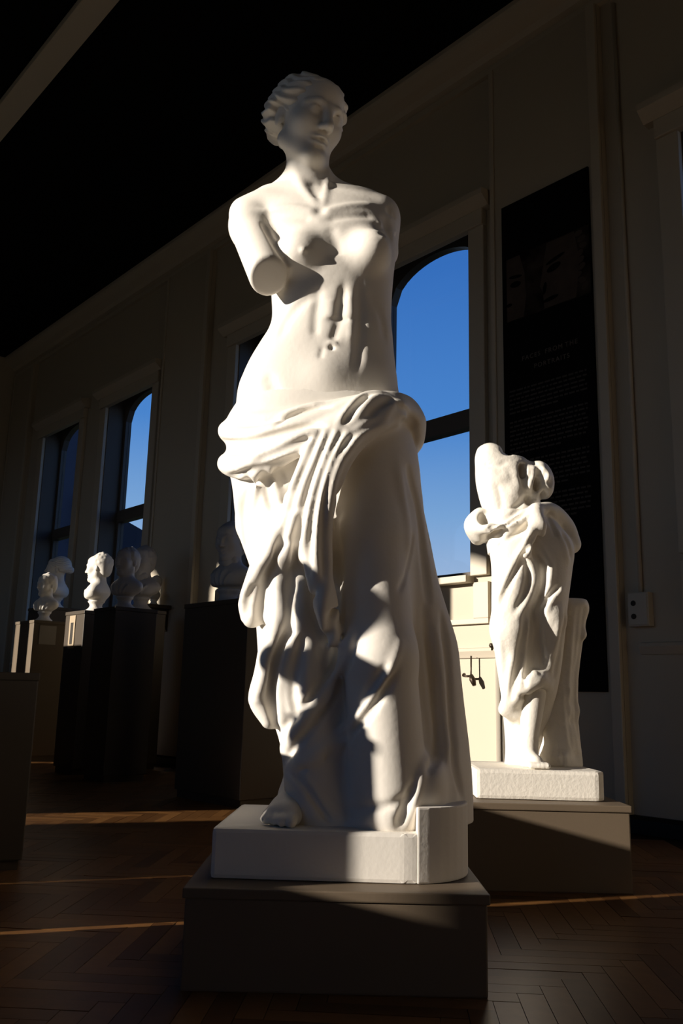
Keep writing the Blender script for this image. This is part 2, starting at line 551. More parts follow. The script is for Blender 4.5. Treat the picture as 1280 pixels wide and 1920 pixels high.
class Clay:
    def __init__(self, lo, hi, h):
        self.h = h
        self.lo = np.array(lo, float)
        self.n = np.ceil((np.array(hi) - self.lo) / h).astype(int) + 1
        self.a = np.full(self.n, 1.0, np.float32)
        self.ax = [(self.lo[i] + h * np.arange(self.n[i])).astype(np.float32) for i in range(3)]

    def reg(self, lo, hi):
        i0 = np.clip(np.floor((np.array(lo) - self.lo) / self.h).astype(int), 0, self.n)
        i1 = np.clip(np.ceil((np.array(hi) - self.lo) / self.h).astype(int) + 1, 0, self.n)
        s = tuple(slice(a, b) for a, b in zip(i0, i1))
        X = self.ax[0][s[0]][:, None, None]
        Y = self.ax[1][s[1]][None, :, None]
        Z = self.ax[2][s[2]][None, None, :]
        return s, X, Y, Z

    def join(self, s, d, k):
        a = self.a[s]
        if k > 0:
            hh = np.maximum(k - np.abs(a - d), 0) / k
            self.a[s] = np.minimum(a, d) - hh * hh * k * 0.25
        else:
            self.a[s] = np.minimum(a, d)

    def carve(self, s, d, k):
        a = self.a[s]
        d = -d
        hh = np.maximum(k - np.abs(a - d), 0) / k
        self.a[s] = np.maximum(a, d) + hh * hh * k * 0.25

    def ell(self, c, r, k=0.02, rot=None, sub=False):
        c = np.array(c, float)
        r = np.array([r] * 3 if np.isscalar(r) else r, float)
        m = (r.max() if rot is not None else r) + k + 2.5 * self.h
        s, X, Y, Z = self.reg(c - m, c + m)
        x, y, z = X - c[0], Y - c[1], Z - c[2]
        if rot is not None:
            A = np.array(rot, float)       # rows are the ellipsoid's axes
            x, y, z = (A[i, 0] * x + A[i, 1] * y + A[i, 2] * z for i in range(3))
        k0 = np.sqrt((x / r[0]) ** 2 + (y / r[1]) ** 2 + (z / r[2]) ** 2)
        k1 = np.sqrt((x / r[0] ** 2) ** 2 + (y / r[1] ** 2) ** 2 + (z / r[2] ** 2) ** 2) + 1e-6
        d = (k0 * (k0 - 1) / k1).astype(np.float32)
        (self.carve if sub else self.join)(s, d, k)

    def rbox(self, c, hs, r, k=0.02, rz=0.0):
        c, hs = np.array(c, float), np.array(hs, float)
        m = np.array([np.hypot(hs[0], hs[1])] * 2 + [hs[2]]) + k + 2.5 * self.h
        s, X, Y, Z = self.reg(c - m, c + m)
        x, y, z = X - c[0], Y - c[1], Z - c[2]
        x, y = x * math.cos(rz) + y * math.sin(rz), -x * math.sin(rz) + y * math.cos(rz)
        qx, qy, qz = np.abs(x) - hs[0] + r, np.abs(y) - hs[1] + r, np.abs(z) - hs[2] + r
        d = np.sqrt(np.maximum(qx, 0) ** 2 + np.maximum(qy, 0) ** 2 + np.maximum(qz, 0) ** 2) + np.minimum(np.maximum(np.maximum(qx, qy), qz), 0) - r
        self.join(s, d.astype(np.float32), k)

    def cone(self, a, b, ra, rb, k=0.02, sub=False, cut=None):
        a, b = np.array(a, float), np.array(b, float)
        m = max(ra, rb) + k + 2.5 * self.h
        s, X, Y, Z = self.reg(np.minimum(a, b) - m, np.maximum(a, b) + m)
        ab = b - a
        t = np.clip(((X - a[0]) * ab[0] + (Y - a[1]) * ab[1] + (Z - a[2]) * ab[2]) / (ab @ ab), 0, 1)
        d = np.sqrt((X - a[0] - t * ab[0]) ** 2 + (Y - a[1] - t * ab[1]) ** 2 + (Z - a[2] - t * ab[2]) ** 2) - (ra + (rb - ra) * t)
        if cut is not None:
            p, nn = np.array(cut[0], float), np.array(cut[1], float)
            nn = nn / np.linalg.norm(nn)
            pd = (X - p[0]) * nn[0] + (Y - p[1]) * nn[1] + (Z - p[2]) * nn[2]
            kk = 0.012
            hh = np.maximum(kk - np.abs(d - pd), 0) / kk
            d = np.maximum(d, pd) + hh * hh * kk * 0.25
        (self.carve if sub else self.join)(s, d.astype(np.float32), k)

    def tube(self, pts, r, k=0.02, n=6, sub=False):
        P = catmull(pts, n)
        rs = np.interp(np.linspace(0, 1, len(P)), np.linspace(0, 1, len(r)), r) if not np.isscalar(r) else np.full(len(P), r)
        m = rs.max() + k + 2.5 * self.h
        s, X, Y, Z = self.reg(P.min(0) - m, P.max(0) + m)
        best = None
        for i in range(len(P) - 1):
            a, b = P[i], P[i + 1]
            ab = b - a
            q = ab @ ab
            if q < 1e-12:
                continue
            t = np.clip(((X - a[0]) * ab[0] + (Y - a[1]) * ab[1] + (Z - a[2]) * ab[2]) / q, 0, 1)
            d = np.sqrt((X - a[0] - t * ab[0]) ** 2 + (Y - a[1] - t * ab[1]) ** 2 + (Z - a[2] - t * ab[2]) ** 2) - (rs[i] + (rs[i + 1] - rs[i]) * t)
            best = d if best is None else np.minimum(best, d)
        (self.carve if sub else self.join)(s, best.astype(np.float32), k)

    def stroke(self, pts, amp, w, n=5, ends=True):
        """press a ridge (amp > 0) or a groove (amp < 0) along a line, fading out at its ends"""
        P = catmull(pts, n) if len(pts) > 1 else np.array(pts, float)
        if len(pts) > 1:
            amp, w = (amp * 1.15, w * 0.78) if amp < 0 else (amp * 1.05, w * 0.88)
        m = 2.4 * w + self.h
        L = len(P)
        if L == 1:
            s, X, Y, Z = self.reg(P[0] - m, P[0] + m)
            d2 = (X - P[0, 0]) ** 2 + (Y - P[0, 1]) ** 2 + (Z - P[0, 2]) ** 2
            self.a[s] -= (amp * np.exp(-d2 / (w * w))).astype(np.float32)
            return
        s, X, Y, Z = self.reg(P.min(0) - m, P.max(0) + m)
        best, bt = None, None
        for i in range(L - 1):
            a, b = P[i], P[i + 1]
            ab = b - a
            q = max(ab @ ab, 1e-12)
            t = np.clip(((X - a[0]) * ab[0] + (Y - a[1]) * ab[1] + (Z - a[2]) * ab[2]) / q, 0, 1)
            d = (X - a[0] - t * ab[0]) ** 2 + (Y - a[1] - t * ab[1]) ** 2 + (Z - a[2] - t * ab[2]) ** 2
            tt = (i + t) / (L - 1)
            if best is None:
                best, bt = d, tt
            else:
                u = d < best
                best = np.where(u, d, best)
                bt = np.where(u, tt, bt)
        e = np.clip(np.minimum(bt, 1 - bt) * 6 + 0.25, 0, 1) if ends else 1.0
        self.a[s] -= (amp * e * np.exp(-best / (w * w))).astype(np.float32)

    def loft(self, secs, k=0.02, power=2.2, ztop=None, zbot=None):
        """stack of superellipses: secs = (z, uc, hu, dc, hd)"""
        S = np.array(sorted(secs), float)
        z0, z1 = S[0, 0], S[-1, 0]
        m = k + 3 * self.h
        lo = ((S[:, 1] - S[:, 2]).min() - m, (S[:, 3] - S[:, 4]).min() - m, z0 - m)
        hi = ((S[:, 1] + S[:, 2]).max() + m, (S[:, 3] + S[:, 4]).max() + m, z1 + m)
        s, X, Y, Z = self.reg(lo, hi)
        zz = np.clip(Z.ravel(), z0, z1)
        # smooth interpolation of the section parameters
        fine = catmull(S, 8)
        o = np.argsort(fine[:, 0])
        fine = fine[o]
        uc, hu, dc, hdp = (np.interp(zz, fine[:, 0], fine[:, q])[None, None, :].astype(np.float32) for q in (1, 2, 3, 4))
        p = power
        ax_ = np.abs((X - uc) / hu)
        ay = np.abs((Y - dc) / hdp)
        q = (ax_ ** p + ay ** p) ** (1 / p) + 1e-6
        gx = (ax_ / q) ** (p - 1) / hu
        gy = (ay / q) ** (p - 1) / hdp
        d = (q - 1) / np.sqrt(gx * gx + gy * gy + 1e-9)
        d = np.where(q < 0.3, -np.minimum(hu, hdp) * 0.7, d)
        ez = np.maximum(Z - z1, z0 - Z)
        d = np.where(ez > 0, np.sqrt(np.maximum(d, 0) ** 2 + ez ** 2) + np.minimum(d, 0) * 0 + 0.0, np.maximum(d, ez))
        self.join(s, d.astype(np.float32), k)

    def flat_cut(self, z, below=True):
        Z = self.ax[2][None, None, :]
        self.a = np.maximum(self.a, (z - Z) if below else (Z - z)).astype(np.float32)

    def sample(self, P):
        i = (np.asarray(P) - self.lo) / self.h
        i = np.clip(np.round(i).astype(int), 0, self.n - 1)
        return self.a[i[..., 0], i[..., 1], i[..., 2]]

    def mesh(self, name, origin=(0, 0, 0), smooth_iter=1):
        """surface nets"""
        a = self.a.copy()
        a[0], a[-1] = 1, 1
        a[:, 0], a[:, -1] = 1, 1
        a[:, :, 0], a[:, :, -1] = 1, 1
        ins = a < 0
        c = np.zeros(tuple(self.n - 1), np.int8)
        for i in (0, 1):
            for j in (0, 1):
                for k in (0, 1):
                    c += ins[i:self.n[0] - 1 + i, j:self.n[1] - 1 + j, k:self.n[2] - 1 + k]
        act = np.argwhere((c > 0) & (c < 8))
        idx = np.full(c.shape, -1, np.int32)
        idx[act[:, 0], act[:, 1], act[:, 2]] = np.arange(len(act))
        acc = np.zeros((len(act), 3))
        cnt = np.zeros(len(act))
        cor = [(i, j, k) for i in (0, 1) for j in (0, 1) for k in (0, 1)]
        vals = {q: a[act[:, 0] + q[0], act[:, 1] + q[1], act[:, 2] + q[2]] for q in cor}
        for q in cor:
            for ax in range(3):
                if q[ax] == 0:
                    q2 = tuple(q[i] + (1 if i == ax else 0) for i in range(3))
                    v0, v1 = vals[q], vals[q2]
                    mk = (v0 < 0) != (v1 < 0)
                    t = np.where(mk, v0 / np.where(mk, v0 - v1, 1), 0)
                    p = np.array(q, float)[None] + np.zeros((len(act), 3))
                    p[:, ax] += t
                    acc[mk] += p[mk]
                    cnt[mk] += 1
        V = self.lo + self.h * (act + acc / cnt[:, None]) - np.array(origin)
        quads = []
        for ax in range(3):
            b, c_ = (ax + 1) % 3, (ax + 2) % 3
            sl0 = [slice(1, -1)] * 3
            sl1 = [slice(1, -1)] * 3
            sl0[ax] = slice(0, -1)
            sl1[ax] = slice(1, None)
            i0, i1 = ins[tuple(sl0)], ins[tuple(sl1)]
            for flip, E in ((0, np.argwhere(i0 & ~i1)), (1, np.argwhere(~i0 & i1))):
                if not len(E):
                    continue
                E = E + 1
                E[:, ax] -= 1
                q = []
                for ob, oc in ((-1, -1), (0, -1), (0, 0), (-1, 0)):
                    e = E.copy()
                    e[:, b] += ob
                    e[:, c_] += oc
                    q.append(idx[e[:, 0], e[:, 1], e[:, 2]])
                q = np.stack(q, 1)
                quads.append(q[:, ::-1] if flip else q)
        Q = np.vstack(quads)
        Q = Q[(Q >= 0).all(1)]
        for _ in range(smooth_iter):
            sm = np.zeros_like(V)
            ct = np.zeros(len(V))
            for i in range(4):
                j = (i + 1) % 4
                np.add.at(sm, Q[:, i], V[Q[:, j]])
                np.add.at(ct, Q[:, i], 1)
                np.add.at(sm, Q[:, j], V[Q[:, i]])
                np.add.at(ct, Q[:, j], 1)
            V = 0.5 * V + 0.5 * sm / np.maximum(ct, 1)[:, None]
        me = bpy.data.meshes.new(name)
        me.vertices.add(len(V))
        me.vertices.foreach_set('co', V.astype(np.float32).ravel())
        me.loops.add(4 * len(Q))
        me.loops.foreach_set('vertex_index', Q.astype(np.int32).ravel())
        me.polygons.add(len(Q))
        me.polygons.foreach_set('loop_start', np.arange(0, 4 * len(Q), 4, dtype=np.int32))
        me.update(calc_edges=True)
        me.polygons.foreach_set('use_smooth', np.ones(len(Q), dtype=bool))
        return me


class Sculpt:
    """places measured points in the statue's own frame (u right, d away, z up)"""

    def __init__(self, d0):
        self.d0 = d0

    def p(self, x, y, dr=0.0):
        return at_d(x, y, self.d0 + dr)

    def sec(self, y, xl, xr, dc, hd_):
        a, b = self.p(xl, y, dc), self.p(xr, y, dc)
        return ((a[2] + b[2]) / 2, (a[0] + b[0]) / 2, (b[0] - a[0]) / 2, self.d0 + dc, hd_)

    def on(self, clay, x, y, r0=-0.45, r1=0.35):
        """first surface point on the sight line of (x, y)"""
        r = ray(x, y)
        ds = np.arange(self.d0 + r0, self.d0 + r1, clay.h * 0.5)
        t = ds / (r @ HEAD)
        P = np.stack([(r @ RIGHT) * t, ds, EYE + r[2] * t], 1)
        ok = ((P >= clay.lo) & (P <= clay.lo + clay.h * (clay.n - 1))).all(1)
        v = np.where(ok, clay.sample(P), 1)
        h = np.argwhere(v < 0)
        return P[h[0, 0]] if len(h) else None

    def line(self, clay, pts, amp, w, ends=True):
        P = []
        for x, y in pts:
            q = self.on(clay, x, y)
            if q is None:
                q = self.on(clay, x + (8 if x < 620 else -8), y)
            if q is not None:
                P.append(q)
        if P:
            clay.stroke(P, amp, w, ends=ends)


def head_axes(yaw, pitch=0.0, roll=0.0):
    """face axes in a frame where the viewer looks along +d: (face right, forward, up)"""
    fwd = np.array([math.sin(yaw), -math.cos(yaw), 0.0])
    ex = np.array([math.cos(yaw), math.sin(yaw), 0.0])
    up = np.array([0, 0, 1.0])
    f2 = fwd * math.cos(pitch) + up * math.sin(pitch)
    u2 = up * math.cos(pitch) - fwd * math.sin(pitch)
    e3 = ex * math.cos(roll) + u2 * math.sin(roll)
    u3 = u2 * math.cos(roll) - ex * math.sin(roll)
    return e3, f2, u3


def sculpt_head(c, o, axes, s=1.0, beard=False):
    A = np.array(axes)
    o = np.array(o, float)

    def L(x, y, z):
        return o + (A[0] * x + A[1] * y + A[2] * z) * s
    S = lambda r: tuple(v * s for v in r) if not np.isscalar(r) else r * s
    c.ell(L(0, -0.015, 0.03), S((0.073, 0.092, 0.082)), 0.02 * s, A)
    c.ell(L(0, 0.03, -0.03), S((0.060, 0.064, 0.088)), 0.03 * s, A)
    for q in (-1, 1):
        c.cone(L(q * 0.046, -0.0, -0.064), L(q * 0.012, 0.07, -0.1), 0.022 * s, 0.02 * s, 0.018 * s)
        c.ell(L(q * 0.036, 0.058, -0.022), 0.027 * s, 0.03 * s)
    c.ell(L(0, 0.076, -0.102), S((0.02, 0.02, 0.018)), 0.02 * s, A)
    c.ell(L(0, 0.05, 0.05), S((0.055, 0.042, 0.04)), 0.03 * s, A)
    for q in (-1, 1):
        c.ell(L(q * 0.030, 0.100, 0.0), S((0.020, 0.014, 0.0125)), 0.012 * s, A, sub=True)
        c.tube([L(q * 0.008, 0.096, 0.012), L(q * 0.028, 0.094, 0.022), L(q * 0.053, 0.072, 0.012)], 0.0055 * s, 0.014 * s, 3)
        c.ell(L(q * 0.031, 0.079, 0.0), S((0.0155, 0.013, 0.0115)), 0.004 * s, A)
        c.stroke([L(q * 0.017, 0.091, 0.002), L(q * 0.031, 0.094, 0.0085), L(q * 0.046, 0.083, 0.001)], 0.003 * s, 0.0045 * s)
        c.stroke([L(q * 0.017, 0.091, -0.003), L(q * 0.031, 0.092, -0.0095), L(q * 0.046, 0.082, -0.002)], 0.0022 * s, 0.0045 * s)
    c.cone(L(0, 0.091, 0.018), L(0, 0.113, -0.03), 0.0085 * s, 0.0105 * s, 0.012 * s)
    c.ell(L(0, 0.114, -0.034), S((0.011, 0.011, 0.009)), 0.008 * s, A)
    for q in (-1, 1):
        c.ell(L(q * 0.0115, 0.102, -0.037), S((0.0075, 0.01, 0.007)), 0.008 * s, A)
    c.tube([L(-0.023, 0.083, -0.063), L(-0.008, 0.098, -0.0585), L(0.008, 0.098, -0.0585), L(0.023, 0.083, -0.063)], 0.0042 * s, 0.009 * s, 3)
    c.tube([L(-0.019, 0.083, -0.071), L(0, 0.097, -0.074), L(0.019, 0.083, -0.071)], 0.005 * s, 0.009 * s, 3)
    c.stroke([L(-0.026, 0.085, -0.065), L(0, 0.1, -0.0665), L(0.026, 0.085, -0.065)], -0.005 * s, 0.005 * s)
    c.stroke([L(-0.012, 0.09, -0.084), L(0.012, 0.09, -0.084)], -0.004 * s, 0.008 * s)
    for q in (-1, 1):
        c.ell(L(q * 0.072, -0.012, -0.012), S((0.009, 0.017, 0.027)), 0.008 * s, A)
        c.stroke([L(q * 0.082, -0.006, -0.008)], -0.008 * s, 0.009 * s)
    return L


def sculpt_hair(c, o, axes, s=1.0, style='bun', seed=1):
    A = np.array(axes)
    o = np.array(o, float)

    def L(x, y, z):
        return o + (A[0] * x + A[1] * y + A[2] * z) * s
    S = lambda r: tuple(v * s for v in r) if not np.isscalar(r) else r * s
    if style == 'bun':
        c.ell(L(0, -0.028, 0.04), S((0.085, 0.098, 0.084)), 0.02 * s, A)
        for q in (-1, 1):
            c.ell(L(q * 0.048, -0.045, 0.012), S((0.038, 0.056, 0.040)), 0.03 * s, A)
            c.tube([L(q * 0.02, 0.066, 0.075), L(q * 0.055, 0.045, 0.05), L(q * 0.078, 0.0, 0.025), L(q * 0.07, -0.06, -0.005), L(q * 0.02, -0.11, -0.01)], [0.014 * s, 0.018 * s, 0.02 * s, 0.022 * s, 0.022 * s], 0.02 * s, 5)
        c.ell(L(0, -0.115, -0.005), S((0.042, 0.04, 0.036)), 0.02 * s, A)
        c.ell(L(0, 0.105, -0.02), S((0.078, 0.075, 0.085)), 0.015 * s, A, sub=True)
        c.ell(L(0, 0.02, -0.105), S((0.12, 0.12, 0.072)), 0.015 * s, A, sub=True)
        for q in (-1, 1):
            c.ell(L(q * 0.088, -0.002, -0.016), S((0.03, 0.024, 0.028)), 0.01 * s, A, sub=True)
        X = c.ax[0][:, None, None] - o[0]
        Y = c.ax[1][None, :, None] - o[1]
        Z = c.ax[2][None, None, :] - o[2]
        lx, ly, lz = (A[i, 0] * X + A[i, 1] * Y + A[i, 2] * Z for i in range(3))
        side = np.clip(np.abs(lx) / (0.06 * s), 0, 1)
        wave = np.sin(2 * np.pi * (lz * 1.0 + 0.25 * ly) / (0.021 * s) + 1.6 * np.sin(ly / (0.013 * s)))
        c.a -= (0.0042 * s * side * wave).astype(np.float32)
        c.a += (0.006 * s * np.exp(-(lx / (0.007 * s)) ** 2)).astype(np.float32)
        for q in (-1, 1):
            for i in range(0):
                f = i / 6
                c.stroke([L(q * 0.008, 0.06 - 0.05 * f, 0.095 + 0.028 * f), L(q * (0.05 + 0.012 * math.sin(i * 2)), 0.045 - 0.07 * f, 0.062 + 0.04 * f),
                          L(q * 0.085, -0.005 - 0.045 * f, 0.02 + 0.06 * f), L(q * 0.08, -0.05 - 0.03 * f, -0.01 + 0.06 * f), L(q * 0.035, -0.115, -0.005 + 0.03 * f)], -0.0055 * s, 0.0052 * s)
    else:
        rn = random.Random(seed)
        c.ell(L(0, -0.022, 0.036), S((0.083, 0.096, 0.087)), 0.02 * s, A)
        c.ell(L(0, -0.06, -0.02), S((0.065, 0.05, 0.07)), 0.03 * s, A)
        c.ell(L(0, 0.11, -0.025), S((0.08, 0.075, 0.088)), 0.012 * s, A, sub=True)
        c.ell(L(0, 0.03, -0.11), S((0.14, 0.085, 0.085)), 0.012 * s, A, sub=True)
        for i in range(60):
            th, ph = rn.uniform(0, 2 * math.pi), rn.uniform(-0.2, 1.5)
            v = np.array([math.cos(th) * math.cos(ph), math.sin(th) * math.cos(ph), math.sin(ph)])
            if v[1] > 0.75:
                continue
            p = (0.085 * v[0], -0.022 + 0.098 * v[1], 0.036 + 0.088 * v[2])
            c.stroke([L(*p)], rn.choice((-1, 1)) * 0.006 * s, 0.012 * s)
        if style == 'beard':
            for i in range(16):
                x = rn.uniform(-0.05, 0.05)
                c.ell(L(x, 0.065 - abs(x) * 0.9, -0.105 - rn.uniform(0, 0.04)), 0.021 * s, 0.012 * s)


# ------------------------------------------------------------------ main statue
PL_Z = 0.187
D0 = 2.12
ROTH = math.atan2(RIGHT[1], RIGHT[0])
ORG = np.array([0.02, D0, PL_Z])
K = Sculpt(D0)
p = K.p

plinth = tag(empty('display_plinth', hd(0.005, 2.12, 0), ROTH), 'low dark brown box plinth under the tall armless draped statue', 'plinth')
bx('body', M_PLINTH, plinth, -0.292, 0.298, -0.285, 0.245, 0.0, PL_Z - 0.02, 0.004)
bx('top_board', M_PLINTH, plinth, -0.297, 0.303, -0.29, 0.25, PL_Z - 0.02, PL_Z, 0.003)

statue = tag(empty('draped_statue', hd(ORG[0], ORG[1], PL_Z), ROTH),
             'tall white plaster statue of an armless woman draped from the hips down', 'statue')

# slab the figure stands on
SL = 0.287
ARC = [(0.125 + 0.15 * math.sin(w_), -0.06 - 0.153 * math.cos(w_)) for w_ in [math.radians(a_) for a_ in range(0, 91, 10)]]
ss = MB().prism([(-0.272, -0.20)] + ARC + [(0.275, 0.20), (-0.255, 0.21)], 'z', 0.0, SL - PL_Z)
ss.build('base_slab', M_PLASTER, statue, 0.009)
MB().prism([(x_ + .0012, y_ - .0012) for x_, y_ in ARC[1:]] + [(0.276, 0.19), (0.13, 0.19)], 'z', 0.0005, 0.150).build('corner_block', M_PLASTER, statue, 0.004)


def build_figure():
    c = Clay((-0.36, D0 - 0.30, 1.02), (0.24, D0 + 0.22, 2.26), 0.0038)
    secs = [(372, 505, 690, .03, .045), (386, 480, 722, .025, .07), (410, 478, 735, .015, .09), (440, 490, 741, .01, .104), (480, 503, 741, .005, .112), (520, 507, 737, .0, .112),
            (560, 509, 734, .0, .105), (600, 510, 733, .0, .100), (625, 503, 735, .0, .101), (650, 488, 737, .005, .108), (680, 470, 740, .01, .116),
            (710, 456, 744, .01, .124), (740, 446, 748, .01, .130), (800, 440, 764, .01, .135)]
    c.loft([K.sec(*q) for q in secs], 0.0, 2.3)
    # neck and shoulders
    c.cone(p(577, 280, .02), p(575, 372, .02), .049, .060, .03)
    c.cone(p(560, 358, .035), p(462, 402, .02), .045, .046, .05)
    c.cone(p(598, 358, .035), p(712, 398, .03), .045, .042, .05)
    # right arm of the figure (left in the picture), broken above the elbow
    sa, sb = p(470, 428, .0), p(504, 520, -.12)
    ax = (sb - sa) / np.linalg.norm(sb - sa)
    c.ell(p(470, 425, .0), (.052, .055, .058), .03)
    c.cone(sa, sb + ax * .05, .055, .047, .02, cut=(sb, ax * 0.75 + np.array([0.25, -0.62, -0.25])))
    # other shoulder, broken off
    c.ell(p(712, 415, .03), (.046, .05, .055), .03)
    c.cone(p(716, 420, .04), p(724, 475, .05), .034, .03, .03)
    # breasts
    c.ell(p(566, 478, -.078), (.060, .058, .057), .028)
    c.ell(p(690, 475, -.078), (.054, .058, .057), .028)
    c.ell(p(704, 468, -.098), (.030, .036, .034), .03)
    c.ell(p(720, 463, -.115), .009, .010)
    c.ell(K.on(c, 568, 470), .007, .008)
    # broken shoulder surface
    q = K.on(c, 727, 420)
    c.ell(q + np.array([.012, -.02, 0]), (.03, .03, .042), .012, sub=True)
    rn = random.Random(5)
    for i in range(14):
        w = K.on(c, rn.uniform(712, 742), rn.uniform(392, 450))
        if w is not None:
            c.stroke([w], rn.uniform(-.006, .005), .008)
    ln = lambda pts, a, w: K.line(c, pts, a, w)
    ln([(606, 398), (650, 386), (705, 384)], .006, .013)
    ln([(594, 398), (545, 388), (480, 392)], .005, .013)
    ln([(612, 412), (660, 404), (700, 405)], -.005, .013)
    ln([(585, 412), (540, 406), (500, 408)], -.004, .014)
    ln([(600, 396)], -.005, .012)
    ln([(538, 290), (562, 340), (596, 388)], .005, .014)
    ln([(618, 318), (612, 355), (606, 388)], .006, .010)
    ln([(586, 340), (596, 372)], -.004, .014)
    ln([(494, 420), (503, 438), (514, 456), (526, 474), (540, 492)], -.016, .009)
    ln([(618, 425), (630, 455), (634, 480)], -.004, .018)
    # belly
    ln([(645, 532), (641, 560), (637, 590), (630, 620), (622, 640)], -.0065, .013)
    ln([(676, 530), (677, 570), (676, 610), (674, 650), (668, 690)], -.006, .015)
    ln([(598, 545), (592, 590), (590, 630)], -.0045, .014)
    ln([(620, 560), (618, 600)], .004, .016)
    ln([(658, 545), (658, 600), (656, 640)], .005, .013)
    ln([(610, 540), (570, 566), (540, 600), (525, 630)], -.004, .016)
    ln([(690, 545), (712, 590), (722, 640)], -.004, .016)
    ln([(612, 598), (640, 600), (668, 598)], -.004, .010)
    ln([(619, 653), (624, 652)], -.016, .007)
    ln([(614, 644), (622, 642), (632, 646)], .005, .007)
    ln([(610, 700)], .012, .055)
    ln([(500, 700), (520, 740), (560, 770)], -.004, .02)
    ln([(605, 650), (600, 672)], -.003, .008)
    # head
    ho = p(576, 230, -.008)
    axs = head_axes(math.radians(36), math.radians(-17), math.radians(-3))
    sculpt_head(c, ho, axs, 1.08)
    c.flat_cut(1.06)
    me = c.mesh('figure', ORG)
    fig = link('figure', me, M_PLASTER, statue)
    # hair
    lo, hi = ho - 0.18, ho + 0.18
    hc = Clay(lo, hi, 0.0038)
    sculpt_hair(hc, ho, axs, 1.08, 'bun')
    link('hair', hc.mesh('hair', ORG), M_PLASTER, fig)


